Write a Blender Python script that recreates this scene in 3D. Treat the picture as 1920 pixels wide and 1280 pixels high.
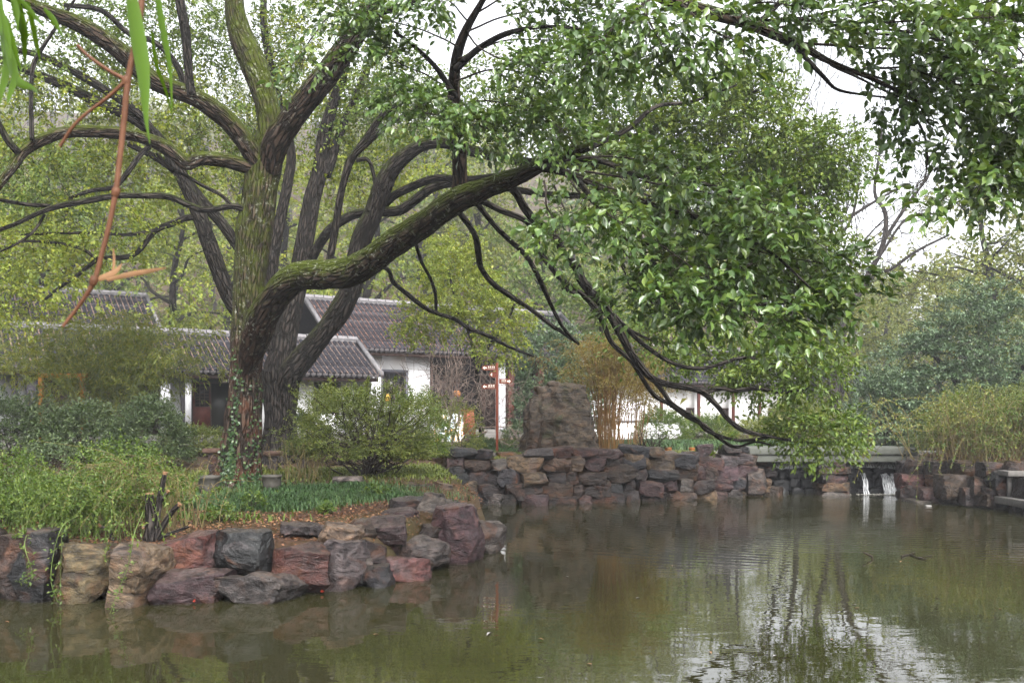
import bpy, math, random
import numpy as np

for o in list(bpy.data.objects):
    bpy.data.objects.remove(o)
SC = bpy.context.scene
COL = SC.collection
# ------------------------------------------------------------------ camera, sky, sun, exposure
FPX, HZ, CZ = 1866.7, 785.0, 2.1           # focal length in photo pixels, horizon row, eye height over the water
cam_d = bpy.data.cameras.new('camera')
cam_d.lens = 35.0
cam_d.sensor_width = 36.0
cam_d.shift_y = (HZ - 640.0) / 1920.0
cam_d.clip_start = 0.05
cam_d.clip_end = 1000.0
cam_d.dof.use_dof = True
cam_d.dof.focus_distance = 17.0
cam_d.dof.aperture_fstop = 6.3
cam = bpy.data.objects.new('camera', cam_d)
cam.location = (0, 0, CZ)
cam.rotation_euler = (math.radians(90), 0, 0)
COL.objects.link(cam)
SC.camera = cam

SUN_EL, SUN_ROT = math.radians(46), math.radians(162)
world = bpy.data.worlds.new('World')
SC.world = world
world.use_nodes = True
wn, wl = world.node_tree.nodes, world.node_tree.links
wn.clear()
sky = wn.new('ShaderNodeTexSky')
sky.sky_type = 'NISHITA'
sky.sun_disc = False
sky.sun_elevation = SUN_EL
sky.sun_rotation = SUN_ROT
sky.air_density = 1.0
sky.dust_density = 6.0
sky.ozone_density = 1.0
hs = wn.new('ShaderNodeHueSaturation')
hs.inputs['Saturation'].default_value = 0.16      # a closed, colourless layer of cloud
bg = wn.new('ShaderNodeBackground')
bg.inputs['Strength'].default_value = 0.15
wo = wn.new('ShaderNodeOutputWorld')
wl.new(sky.outputs[0], hs.inputs['Color'])
wl.new(hs.outputs[0], bg.inputs['Color'])
wl.new(bg.outputs[0], wo.inputs['Surface'])

sun_d = bpy.data.lights.new('sun', 'SUN')
sun_d.energy = 1.4
sun_d.angle = math.radians(28)
sun_d.color = (1.0, 0.97, 0.92)
sun = bpy.data.objects.new('sun', sun_d)
sun.location = (-20, -30, 60)
sun.rotation_euler = (math.radians(90) - SUN_EL, 0, math.radians(18))
COL.objects.link(sun)

SC.view_settings.view_transform = 'Standard'
SC.view_settings.look = 'None'
SC.view_settings.exposure = 2.12
SC.view_settings.gamma = 1.0
SC.view_settings.use_curve_mapping = False
SC.render.engine = 'CYCLES'
cy = SC.cycles
cy.max_bounces = 5
cy.diffuse_bounces = 2
cy.glossy_bounces = 2
cy.transmission_bounces = 4
cy.transparent_max_bounces = 8
cy.volume_bounces = 0
cy.use_denoising = True
cy.use_adaptive_sampling = True
cy.adaptive_threshold = 0.03
cy.use_light_tree = False
cy.caustics_reflective = False
cy.caustics_refractive = False
cy.sample_clamp_indirect = 4.0

# ------------------------------------------------------------------ helpers
RNG = np.random.default_rng(7)
random.seed(7)


def P(px, py, D):
    return np.array([(px - 960.0) / FPX * D, D, CZ - (py - HZ) / FPX * D])


def nrm(v):
    return v / np.maximum(np.linalg.norm(v, axis=-1, keepdims=True), 1e-9)


def _hash(ix, iy, iz):
    h = (ix * 374761393 + iy * 668265263 + iz * 1274126177) & 0x7fffffff
    h = ((h ^ (h >> 13)) * 1274126177) & 0x7fffffff
    h = h ^ (h >> 16)
    return (h & 0xffff) / 65535.0


def vnoise(p):
    p = np.asarray(p, float)
    i = np.floor(p).astype(np.int64)
    f = p - i
    f = f * f * (3 - 2 * f)
    r = 0
    for dx in (0, 1):
        for dy in (0, 1):
            for dz in (0, 1):
                w = (f[..., 0] if dx else 1 - f[..., 0]) * (f[..., 1] if dy else 1 - f[..., 1]) * (f[..., 2] if dz else 1 - f[..., 2])
                r = r + w * _hash(i[..., 0] + dx, i[..., 1] + dy, i[..., 2] + dz)
    return r * 2 - 1


def fbm(p, octv=4):
    a, s, r = 1.0, 1.0, 0
    for _ in range(octv):
        r = r + a * vnoise(np.asarray(p) * s + 17.3 * s)
        a *= 0.5
        s *= 2.03
    return r


def setp(o, label=None, cat=None, group=None, kind=None):
    if label:
        o['label'] = label
    if cat:
        o['category'] = cat
    if group:
        o['group'] = group
    if kind:
        o['kind'] = kind
    return o


def thing(name, label, cat, loc=(0, 0, 0), rotz=0.0, group=None):
    o = bpy.data.objects.new(name, None)
    o.empty_display_size = 0.2
    o.location = [float(c) for c in loc]
    o.rotation_euler = (0, 0, rotz)
    COL.objects.link(o)
    return setp(o, label, cat, group)


class MB:
    """collects polygons (quads and triangles) for one mesh"""

    def __init__(self):
        self.v, self.f, self.uv, self.mi, self.n = [], [], [], [], 0

    def add(self, V, F, UV=None, mi=0):
        V = np.asarray(V, float)
        F = np.asarray(F, np.int64)
        self.v.append(V)
        self.f.append(F + self.n)
        self.uv.append(UV)
        self.mi.append(np.full(len(F), mi))
        self.n += len(V)

    def box(self, x0, x1, y0, y1, z0, z1, mi=0):
        V = [(x, y, z) for z in (z0, z1) for y in (y0, y1) for x in (x0, x1)]
        Fq = [(0, 2, 3, 1), (4, 5, 7, 6), (0, 1, 5, 4), (2, 6, 7, 3), (0, 4, 6, 2), (1, 3, 7, 5)]
        self.add(V, Fq, None, mi)

    def build(self, name, mats, parent=None, smooth=False, local=False, attr=None):
        me = bpy.data.meshes.new(name)
        V = np.concatenate(self.v) if self.v else np.zeros((0, 3))
        if parent is not None and not local:
            V = V - np.array(parent.matrix_basis.translation if parent.parent is None else parent.matrix_basis.translation)
        me.vertices.add(len(V))
        me.vertices.foreach_set('co', V.astype(np.float32).ravel())
        sizes = np.concatenate([np.full(len(f), f.shape[1]) for f in self.f])
        loops = np.concatenate([f.ravel() for f in self.f])
        starts = np.concatenate([[0], np.cumsum(sizes)[:-1]])
        me.loops.add(len(loops))
        me.loops.foreach_set('vertex_index', loops.astype(np.int32))
        me.polygons.add(len(sizes))
        me.polygons.foreach_set('loop_start', starts.astype(np.int32))
        mi = np.concatenate(self.mi)
        if mi.any():
            me.polygons.foreach_set('material_index', mi.astype(np.int32))
        if smooth:
            me.polygons.foreach_set('use_smooth', np.ones(len(sizes), bool))
        if any(u is not None for u in self.uv):
            ul = me.uv_layers.new(name='UVMap')
            uvs = np.concatenate([(u.reshape(-1, 2) if u is not None else np.zeros((f.size, 2))) for u, f in zip(self.uv, self.f)])
            ul.data.foreach_set('uv', uvs.astype(np.float32).ravel())
        if attr:
            for an, av in attr.items():
                a = me.attributes.new(an, 'FLOAT', 'POINT')
                a.data.foreach_set('value', np.asarray(av, np.float32))
        me.update(calc_edges=True)
        if not isinstance(mats, (list, tuple)):
            mats = [mats]
        for m in mats:
            me.materials.append(m)
        o = bpy.data.objects.new(name, me)
        COL.objects.link(o)
        if parent is not None:
            o.parent = parent
        return o


def box_part(name, mat, parent, x0, x1, y0, y1, z0, z1, bev=0.0):
    m = MB()
    m.box(x0, x1, y0, y1, z0, z1)
    o = m.build(name, mat, parent, local=True)
    if bev:
        b = o.modifiers.new('bevel', 'BEVEL')
        b.width = bev
        b.segments = 2
    return o


def copy_obj(o, parent, loc, rot=None):
    c = o.copy()
    COL.objects.link(c)
    c.parent = parent
    c.location = loc
    if rot is not None:
        c.rotation_euler = rot
    return c


def catmull(pts, per=5):
    pts = np.asarray(pts, float)
    if len(pts) < 3:
        t = np.linspace(0, 1, per + 1)[:, None]
        return pts[0] * (1 - t) + pts[-1] * t
    Q = np.vstack([2 * pts[0] - pts[1], pts, 2 * pts[-1] - pts[-2]])
    out = []
    for i in range(1, len(Q) - 2):
        p0, p1, p2, p3 = Q[i - 1], Q[i], Q[i + 1], Q[i + 2]
        for t in np.linspace(0, 1, per, endpoint=False):
            out.append(0.5 * (2 * p1 + (p2 - p0) * t + (2 * p0 - 5 * p1 + 4 * p2 - p3) * t * t + (3 * p1 - p0 - 3 * p2 + p3) * t ** 3))
    out.append(pts[-1])
    return np.array(out)


def tube(mb, C, R, sides=8, rough=0.0, mi=0, flare=None, vs=1.0):
    """C centre line (n,3), R radii (n); parallel transported rings, uv in metres along the limb"""
    C = np.asarray(C, float)
    R = np.maximum(np.asarray(R, float), 1e-4)
    n = len(C)
    T = nrm(np.gradient(C, axis=0))
    ref = np.array([1.0, 0, 0]) if abs(T[0][0]) < 0.9 else np.array([0, 1.0, 0])
    N = np.zeros_like(C)
    a = ref - T[0] * ref.dot(T[0])
    N[0] = a / np.linalg.norm(a)
    for i in range(1, n):
        a = N[i - 1] - T[i] * N[i - 1].dot(T[i])
        N[i] = a / max(np.linalg.norm(a), 1e-9)
    B = np.cross(T, N)
    th = np.linspace(0, 2 * np.pi, sides, endpoint=False)
    ring = np.cos(th)[None, :, None] * N[:, None] + np.sin(th)[None, :, None] * B[:, None]
    rad = np.repeat(R[:, None], sides, 1)
    if rough:
        q = C[:, None] + ring * R[:, None, None]
        rad = rad * (1 + rough * fbm(q * 2.2, 3) + rough * 0.6 * fbm(q * np.array([7, 7, 2.0]), 2))
    if flare is not None:
        rad = rad * (1 + flare[:, None] * (0.55 + 0.45 * np.cos(th * 5 + 0.7))[None])
    V = (C[:, None] + ring * rad[..., None]).reshape(-1, 3)
    L = np.concatenate([[0], np.cumsum(np.linalg.norm(np.diff(C, axis=0), axis=1))]) * vs
    i, j = np.meshgrid(np.arange(n - 1), np.arange(sides), indexing='ij')
    j2 = (j + 1) % sides
    Fq = np.stack([i * sides + j, i * sides + j2, (i + 1) * sides + j2, (i + 1) * sides + j], -1).reshape(-1, 4)
    u0, u1 = j / sides, (j + 1) / sides
    circ = 2 * np.pi * float(np.median(R))
    UV = np.stack([np.stack([u0 * circ, L[i]], -1), np.stack([u1 * circ, L[i]], -1), np.stack([u1 * circ, L[i + 1]], -1), np.stack([u0 * circ, L[i + 1]], -1)], 2).reshape(-1, 4, 2)
    mb.add(V, Fq, UV, mi)
    # close the tip
    mb.add(V[-sides:], [list(range(sides))], np.zeros((1, sides, 2)), mi)
    return V


LEAF_Q = (np.array([[0, 0, 0], [0.45, 0.5, 0.10], [1, 0, -0.06], [0.45, -0.5, 0.10]]), np.array([[0, 2, 1], [0, 3, 2]]))
LEAF_N = (np.array([[0, 0, 0], [0.22, 0.36, 0.07], [0.55, 0.48, 0.09], [0.82, 0.25, 0.03], [1.08, 0, -0.12], [0.82, -0.25, 0.03], [0.55, -0.48, 0.09],
                    [0.22, -0.36, 0.07], [0.4, 0, -0.02], [0.75, 0, -0.03]]),
          np.array([[0, 8, 1], [1, 8, 2], [8, 9, 2], [2, 9, 3], [9, 4, 3], [0, 7, 8], [7, 6, 8], [8, 6, 9], [6, 5, 9], [9, 5, 4]]))
LEAF_B = (np.array([[0, 0, 0], [0.3, 0.5, 0.12], [1, 0, -0.25], [0.3, -0.5, 0.12]]), np.array([[0, 2, 1], [0, 3, 2]]))


def leaves(mb, pos, d, up, L, W, proto=LEAF_Q, mi=0):
    n = len(pos)
    if n == 0:
        return
    d = nrm(d)
    s = nrm(np.cross(up, d))
    u = np.cross(d, s)
    T, Fq = proto
    L = np.broadcast_to(L, (n,))
    W = np.broadcast_to(W, (n,))
    V = pos[:, None] + T[None, :, 0, None] * d[:, None] * L[:, None, None] + T[None, :, 1, None] * s[:, None] * W[:, None, None] + T[None, :, 2, None] * u[:, None] * L[:, None, None]
    k = len(T)
    FF = (Fq[None] + (np.arange(n) * k)[:, None, None]).reshape(-1, 3)
    mb.add(V.reshape(-1, 3), FF, None, mi)


def spray(mb, c, d, nl, tl, L, W, proto=LEAF_Q, droop=0.25, upw=0.8, mi=0, rng=RNG):
    """leafy twigs: c base points, d directions; nl leaves on each twig of length tl"""
    m = len(c)
    d = nrm(d)
    t = (np.arange(nl) + 0.6) / nl
    side = nrm(np.cross(d, np.array([0, 0, 1.0]) + rng.normal(0, 0.4, (m, 3))))
    sg = np.where(np.arange(nl) % 2 == 0, 1.0, -1.0)
    pos = c[:, None] + d[:, None] * (t[None, :, None] * tl) + rng.normal(0, 0.06 * tl, (m, nl, 3))
    pos[..., 2] -= droop * tl * (t ** 2)[None]
    ld = d[:, None] * 0.55 + side[:, None] * sg[None, :, None] * 0.9 * (1.15 - t)[None, :, None] + rng.normal(0, 0.35, (m, nl, 3))
    ld[..., 2] -= droop
    up = np.array([0, 0, upw]) + rng.normal(0, 0.5, (m, nl, 3))
    sz = rng.uniform(0.7, 1.2, m * nl)
    leaves(mb, pos.reshape(-1, 3), ld.reshape(-1, 3), up.reshape(-1, 3), L * sz, W * sz, proto, mi)


def ellip(n, c, r, rng=RNG, shell=0.0):
    v = nrm(rng.normal(size=(n, 3)))
    k = rng.uniform(shell ** 3, 1, n) ** (1 / 3)
    return np.asarray(c) + v * k[:, None] * np.asarray(r)


# ------------------------------------------------------------------ materials
def new_mat(name):
    m = bpy.data.materials.new(name)
    m.use_nodes = True
    nt = m.node_tree
    return m, nt, nt.nodes, nt.links, nt.nodes['Principled BSDF']


def ramp(nodes, cols, interp='LINEAR'):
    r = nodes.new('ShaderNodeValToRGB')
    r.color_ramp.interpolation = interp
    e = r.color_ramp.elements
    while len(e) < len(cols):
        e.new(0.5)
    for k, (p, c) in enumerate(cols):
        e[k].position = p
        e[k].color = (*c, 1)
    return r


def noise(nodes, links, scale, detail=4, vec=None, rough=0.6, dist=0.0):
    n = nodes.new('ShaderNodeTexNoise')
    n.inputs['Scale'].default_value = scale
    n.inputs['Detail'].default_value = detail
    n.inputs['Roughness'].default_value = rough
    n.inputs['Distortion'].default_value = dist
    if vec is not None:
        links.new(vec, n.inputs['Vector'])
    return n


def mapping(nodes, links, src, scale=(1, 1, 1), loc=(0, 0, 0)):
    m = nodes.new('ShaderNodeMapping')
    m.inputs['Scale'].default_value = scale
    m.inputs['Location'].default_value = loc
    links.new(src, m.inputs['Vector'])
    return m.outputs[0]


def mix(nodes, links, fac, a, b, mode='MIX'):
    m = nodes.new('ShaderNodeMix')
    m.data_type = 'RGBA'
    m.blend_type = mode
    for k, v in ((0, fac), (6, a), (7, b)):
        if isinstance(v, bpy.types.NodeSocket):
            links.new(v, m.inputs[k])
        elif k == 0:
            m.inputs[0].default_value = v
        else:
            m.inputs[k].default_value = (*v, 1)
    return m.outputs[2]


def math_n(nodes, links, op, a, b=0.0, clamp=False):
    m = nodes.new('ShaderNodeMath')
    m.operation = op
    m.use_clamp = clamp
    for k, v in ((0, a), (1, b)):
        if isinstance(v, bpy.types.NodeSocket):
            links.new(v, m.inputs[k])
        else:
            m.inputs[k].default_value = v
    return m.outputs[0]


def bump(nodes, links, h, strength=0.5, dist=0.02, prev=None):
    b = nodes.new('ShaderNodeBump')
    b.inputs['Strength'].default_value = strength
    b.inputs['Distance'].default_value = dist
    links.new(h, b.inputs['Height'])
    if prev is not None:
        links.new(prev, b.inputs['Normal'])
    return b.outputs[0]


def leaf_mat(name, cols, rough=0.45, trans=0.35, spec=0.28, tint=(1.25, 1.2, 0.55)):
    m, nt, N, Lk, bs = new_mat(name)
    g = N.new('ShaderNodeNewGeometry')
    r = ramp(N, [(i / (len(cols) - 1), c) for i, c in enumerate(cols)])
    tc = N.new('ShaderNodeTexCoord')
    big = noise(N, Lk, 0.9, 2, tc.outputs['Object'])
    f = math_n(N, Lk, 'ADD', math_n(N, Lk, 'MULTIPLY', g.outputs['Random Per Island'], 0.75), math_n(N, Lk, 'MULTIPLY', math_n(N, Lk, 'SUBTRACT', big.outputs[0], 0.32), 0.7), True)
    Lk.new(f, r.inputs[0])
    Lk.new(r.outputs[0], bs.inputs['Base Color'])
    bs.inputs['Roughness'].default_value = rough
    bs.inputs['Specular IOR Level'].default_value = spec
    tr = N.new('ShaderNodeBsdfTranslucent')
    Lk.new(mix(N, Lk, 1.0, r.outputs[0], tint, 'MULTIPLY'), tr.inputs['Color'])
    ms = N.new('ShaderNodeMixShader')
    ms.inputs[0].default_value = trans
    Lk.new(bs.outputs[0], ms.inputs[1])
    Lk.new(tr.outputs[0], ms.inputs[2])
    Lk.new(ms.outputs[0], N['Material Output'].inputs['Surface'])
    return m


def plain(name, col, rough=0.7, var=0.25, scale=6.0, bumpd=0.01, spec=0.1, metal=0.0, stretch=(1, 1, 1)):
    m, nt, N, Lk, bs = new_mat(name)
    tc = N.new('ShaderNodeTexCoord')
    v = mapping(N, Lk, tc.outputs['Object'], stretch)
    n = noise(N, Lk, scale, 5, v)
    lo = tuple(c * (1 - var) for c in col)
    hi = tuple(min(c * (1 + var), 0.95) for c in col)
    r = ramp(N, [(0.3, lo), (0.7, hi)])
    Lk.new(n.outputs[0], r.inputs[0])
    Lk.new(r.outputs[0], bs.inputs['Base Color'])
    bs.inputs['Roughness'].default_value = rough
    bs.inputs['Specular IOR Level'].default_value = spec
    bs.inputs['Metallic'].default_value = metal
    if bumpd:
        n2 = noise(N, Lk, scale * 6, 4, v)
        Lk.new(bump(N, Lk, n2.outputs[0], 0.5, bumpd), bs.inputs['Normal'])
    return m


def bark_mat(name, dark, light, moss=(0.045, 0.06, 0.012), lichen=0.0, red=0.0):
    m, nt, N, Lk, bs = new_mat(name)
    uv = N.new('ShaderNodeUVMap')
    uvv = mapping(N, Lk, uv.outputs[0], (16, 3.2, 1))
    tc = N.new('ShaderNodeTexCoord')
    ob = tc.outputs['Object']
    f = noise(N, Lk, 1.0, 5, uvv, 0.62, 0.6)
    vo = N.new('ShaderNodeTexVoronoi')
    vo.feature = 'DISTANCE_TO_EDGE'
    vo.inputs['Scale'].default_value = 1.3
    Lk.new(mix(N, Lk, 0.25, uvv, f.outputs['Color']), vo.inputs['Vector'])
    ve = ramp(N, [(0.0, (0, 0, 0)), (0.22, (1, 1, 1))])
    Lk.new(vo.outputs[0], ve.inputs[0])
    h = math_n(N, Lk, 'ADD', math_n(N, Lk, 'MULTIPLY', ve.outputs[0], 0.6), math_n(N, Lk, 'MULTIPLY', f.outputs[0], 0.8))
    c = ramp(N, [(0.35, tuple(x * 0.55 for x in dark)), (0.75, dark), (1.2, light)])
    c.color_ramp.elements[2].position = 1.0
    Lk.new(h, c.inputs[0])
    col = c.outputs[0]
    at = N.new('ShaderNodeAttribute')
    at.attribute_name = 'moss'
    if red:
        n3 = noise(N, Lk, 2.3, 5, ob)
        rr = ramp(N, [(0.48, (0, 0, 0)), (0.62, (1, 1, 1))])
        Lk.new(n3.outputs[0], rr.inputs[0])
        at2 = N.new('ShaderNodeAttribute')
        at2.attribute_name = 'red'
        col = mix(N, Lk, math_n(N, Lk, 'MULTIPLY', rr.outputs[0], math_n(N, Lk, 'MULTIPLY', at2.outputs['Fac'], red), True), col, (0.062, 0.027, 0.016))
    n2 = noise(N, Lk, 5.0, 6, ob, 0.7)
    mm = math_n(N, Lk, 'MULTIPLY', math_n(N, Lk, 'SUBTRACT', math_n(N, Lk, 'ADD', n2.outputs[0], at.outputs['Fac']), 0.72), 3.2, True)
    mcol = mix(N, Lk, n2.outputs[0], moss, tuple(x * 2.0 for x in moss))
    col = mix(N, Lk, mm, col, mcol)
    if lichen:
        n4 = noise(N, Lk, 14.0, 5, ob, 0.7)
        l4 = ramp(N, [(0.575, (0, 0, 0)), (0.63, (1, 1, 1))])
        Lk.new(n4.outputs[0], l4.inputs[0])
        n5 = noise(N, Lk, 1.1, 2, ob)
        l5 = ramp(N, [(0.42, (0, 0, 0)), (0.6, (1, 1, 1))])
        Lk.new(n5.outputs[0], l5.inputs[0])
        col = mix(N, Lk, math_n(N, Lk, 'MULTIPLY', math_n(N, Lk, 'MULTIPLY', l4.outputs[0], l5.outputs[0]), lichen), col, (0.24, 0.25, 0.21))
    Lk.new(col, bs.inputs['Base Color'])
    bs.inputs['Roughness'].default_value = 0.75
    bs.inputs['Specular IOR Level'].default_value = 0.06
    Lk.new(bump(N, Lk, h, 1.0, 0.055), bs.inputs['Normal'])
    return m


def rock_mat(name, rust=1.0, patch=(0.055, 0.047, 0.048), pk=0.45):
    m, nt, N, Lk, bs = new_mat(name)
    oi = N.new('ShaderNodeObjectInfo')
    tc = N.new('ShaderNodeTexCoord')
    va = N.new('ShaderNodeVectorMath')
    va.operation = 'ADD'
    cx = N.new('ShaderNodeCombineXYZ')
    rr = math_n(N, Lk, 'MULTIPLY', oi.outputs['Random'], 40.0)
    for k in range(3):
        Lk.new(rr, cx.inputs[k])
    Lk.new(tc.outputs['Object'], va.inputs[0])
    Lk.new(cx.outputs[0], va.inputs[1])
    v = va.outputs[0]
    n1 = noise(N, Lk, 2.2, 6, v, 0.65, 0.8)
    n2 = noise(N, Lk, 9.0, 6, v, 0.7, 0.3)
    n3 = noise(N, Lk, 1.4, 4, v, 0.6, 1.5)
    n4 = noise(N, Lk, 1.0, 6, mapping(N, Lk, v, (3.0, 3.0, 7.0)), 0.65, 1.2)
    base = oi.outputs['Color']
    c = mix(N, Lk, 1.0, base, ramp_out(N, Lk, n2.outputs[0], [(0.28, (0.30, 0.30, 0.33)), (0.5, (0.85, 0.85, 0.85)), (0.72, (1.75, 1.65, 1.6))]), 'MULTIPLY')
    rs = ramp_out(N, Lk, n1.outputs[0], [(0.53, (0, 0, 0)), (0.68, (1, 1, 1))])
    c = mix(N, Lk, math_n(N, Lk, 'MULTIPLY', rs, 0.55 * rust), c, (0.078, 0.028, 0.010))
    gs = ramp_out(N, Lk, n3.outputs[0], [(0.56, (0, 0, 0)), (0.66, (1, 1, 1))])
    c = mix(N, Lk, math_n(N, Lk, 'MULTIPLY', gs, pk), c, patch)
    # moss and dust on the flat tops
    g = N.new('ShaderNodeNewGeometry')
    sx = N.new('ShaderNodeSeparateXYZ')
    Lk.new(g.outputs['Normal'], sx.inputs[0])
    tp = math_n(N, Lk, 'MULTIPLY', math_n(N, Lk, 'SUBTRACT', sx.outputs[2], 0.72), 3.0, True)
    c = mix(N, Lk, math_n(N, Lk, 'MULTIPLY', tp, 0.5), c, (0.054, 0.042, 0.031))
    ck = ramp_out(N, Lk, n4.outputs[0], [(0.40, (0.10, 0.10, 0.12)), (0.53, (1, 1, 1))])
    c = mix(N, Lk, 0.8, c, ck, 'MULTIPLY')
    Lk.new(c, bs.inputs['Base Color'])
    ro = ramp_out(N, Lk, n1.outputs[0], [(0.3, (0.30, 0.30, 0.30)), (0.7, (0.70, 0.70, 0.70))])
    Lk.new(ro, bs.inputs['Roughness'])
    bs.inputs['Specular IOR Level'].default_value = 0.22
    vo = N.new('ShaderNodeTexVoronoi')
    vo.inputs['Scale'].default_value = 3.4
    Lk.new(mix(N, Lk, 0.2, v, n1.outputs['Color']), vo.inputs['Vector'])
    b0 = bump(N, Lk, n4.outputs[0], 0.9, 0.10)
    b1 = bump(N, Lk, vo.outputs[0], 0.45, 0.06, b0)
    b2 = bump(N, Lk, n1.outputs[0], 0.7, 0.09, b1)
    b3 = bump(N, Lk, n2.outputs[0], 0.7, 0.03, b2)
    Lk.new(b3, bs.inputs['Normal'])
    return m


def ramp_out(N, Lk, src, cols):
    r = ramp(N, cols)
    Lk.new(src, r.inputs[0])
    return r.outputs[0]


M = {}
M['rock'] = rock_mat('pond rock')
M['bark'] = bark_mat('camphor bark', (0.0135, 0.0098, 0.0072), (0.044, 0.031, 0.023), moss=(0.020, 0.026, 0.003), lichen=0.6, red=0.8)
M['bark2'] = bark_mat('dark bark', (0.0095, 0.0082, 0.0074), (0.026, 0.022, 0.019), moss=(0.016, 0.020, 0.005), lichen=0.12)
M['bark3'] = bark_mat('grey bark', (0.020, 0.017, 0.016), (0.050, 0.043, 0.038), moss=(0.02, 0.024, 0.01))
M['twig'] = plain('twig', (0.018, 0.014, 0.011), 0.8, 0.3, 8, 0)
M['twig_pale'] = plain('pale twig', (0.13, 0.10, 0.085), 0.7, 0.4, 8, 0)
M['near_leaf'] = leaf_mat('camphor leaf near', [(0.026, 0.052, 0.014), (0.045, 0.086, 0.02), (0.072, 0.12, 0.026), (0.12, 0.165, 0.036)], 0.3, 0.3, 0.5)
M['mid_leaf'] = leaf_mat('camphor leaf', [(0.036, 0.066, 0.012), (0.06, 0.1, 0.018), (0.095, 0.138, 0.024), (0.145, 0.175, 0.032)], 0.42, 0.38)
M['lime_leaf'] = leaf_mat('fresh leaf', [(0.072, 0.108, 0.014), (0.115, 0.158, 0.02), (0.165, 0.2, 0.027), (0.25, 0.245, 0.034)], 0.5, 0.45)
M['olive_leaf'] = leaf_mat('olive leaf', [(0.062, 0.088, 0.024), (0.098, 0.126, 0.03), (0.142, 0.162, 0.036), (0.2, 0.19, 0.045)], 0.5, 0.4)
M['blue_leaf'] = leaf_mat('blue green leaf', [(0.028, 0.054, 0.026), (0.05, 0.085, 0.043), (0.08, 0.12, 0.06), (0.12, 0.16, 0.082)], 0.45, 0.22, 0.4, (1.1, 1.15, 0.8))
M['shrub_leaf'] = leaf_mat('azalea leaf', [(0.04, 0.058, 0.014), (0.066, 0.09, 0.02), (0.105, 0.13, 0.027), (0.16, 0.165, 0.038)], 0.5, 0.35)
M['vivid_leaf'] = leaf_mat('jasmine leaf', [(0.0265, 0.0546, 0.0101), (0.0468, 0.0842, 0.014), (0.0764, 0.1154, 0.0195), (0.1209, 0.1443, 0.0265)], 0.45, 0.4)
M['dark_leaf'] = leaf_mat('hedge leaf', [(0.02, 0.036, 0.015), (0.036, 0.058, 0.023), (0.062, 0.088, 0.036), (0.095, 0.12, 0.052)], 0.45, 0.28)
M['bamboo_leaf'] = leaf_mat('bamboo leaf', [(0.06, 0.085, 0.016), (0.1, 0.128, 0.022), (0.15, 0.17, 0.028), (0.22, 0.21, 0.04)], 0.5, 0.4)
M['dry_leaf'] = leaf_mat('dry bamboo leaf', [(0.10, 0.085, 0.025), (0.15, 0.12, 0.035), (0.20, 0.15, 0.045), (0.13, 0.15, 0.04)], 0.6, 0.4)
M['grass'] = leaf_mat('lily turf', [(0.018, 0.04, 0.015), (0.028, 0.06, 0.021), (0.046, 0.085, 0.03), (0.07, 0.11, 0.034)], 0.45, 0.25)
M['litter'] = leaf_mat('fallen leaf', [(0.045, 0.02, 0.011), (0.09, 0.038, 0.018), (0.14, 0.064, 0.03), (0.24, 0.14, 0.07)], 0.7, 0.1)
M['ivy'] = leaf_mat('ivy leaf', [(0.012, 0.03, 0.01), (0.02, 0.045, 0.015), (0.036, 0.066, 0.02), (0.075, 0.105, 0.03)], 0.35, 0.2)
M['fg_leaf'] = leaf_mat('foreground bamboo leaf', [(0.0315, 0.0735, 0.0042), (0.0455, 0.098, 0.0056), (0.063, 0.1225, 0.0084), (0.084, 0.14, 0.014)], 0.35, 0.5)
M['fg_stem'] = plain('dry bamboo cane', (0.075, 0.034, 0.019), 0.5, 0.3, 20, 0.002)
M['sheath'] = plain('bamboo sheath', (0.15, 0.085, 0.045), 0.6, 0.2, 20, 0)
M['cane'] = plain('tan bamboo cane', (0.105, 0.058, 0.022), 0.5, 0.35, 3, 0)
M['cane_green'] = plain('green bamboo cane', (0.10, 0.12, 0.045), 0.5, 0.35, 3, 0)
M['stem_green'] = plain('green stem', (0.07, 0.10, 0.028), 0.6, 0.3, 6, 0)
M['stem_tan'] = plain('straw stem', (0.095, 0.075, 0.034), 0.7, 0.35, 6, 0)
M['wood_cut'] = plain('cut wood', (0.12, 0.07, 0.038), 0.7, 0.2, 20, 0)
M['white'] = plain('lime wash', (0.80, 0.80, 0.82), 0.85, 0.07, 0.8, 0.004)
M['grey_wash'] = plain('grey plaster', (0.36, 0.36, 0.38), 0.85, 0.1, 1.2, 0.004)
M['tile'] = plain('grey roof tile', (0.021, 0.0205, 0.026), 0.7, 0.5, 5, 0.006)
M['tile_pale'] = plain('pale roof tile', (0.105, 0.10, 0.104), 0.8, 0.3, 6, 0.006)
M['gutter'] = plain('leaf litter in roof gutters', (0.17, 0.115, 0.09), 0.9, 0.45, 9, 0.015)
M['gutter_red'] = plain('red leaf litter on roof', (0.15, 0.083, 0.06), 0.9, 0.5, 9, 0.015)
M['drip'] = plain('drip tile', (0.10, 0.092, 0.095), 0.8, 0.3, 9, 0.003)
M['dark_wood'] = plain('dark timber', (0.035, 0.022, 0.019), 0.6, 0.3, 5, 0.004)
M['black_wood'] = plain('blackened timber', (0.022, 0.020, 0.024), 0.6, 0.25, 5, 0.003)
M['red_wood'] = plain('red brown timber', (0.055, 0.017, 0.013), 0.55, 0.3, 6, 0.003)
M['win_stone'] = plain('grey window surround', (0.12, 0.12, 0.14), 0.8, 0.15, 5, 0.004)
M['granite'] = plain('grey granite', (0.085, 0.08, 0.075), 0.8, 0.22, 14, 0.006)
M['concrete'] = plain('weathered concrete', (0.062, 0.065, 0.057), 0.85, 0.3, 2.2, 0.006)
M['orange'] = plain('orange paint', (0.26, 0.11, 0.02), 0.6, 0.2, 4, 0.003)
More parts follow.
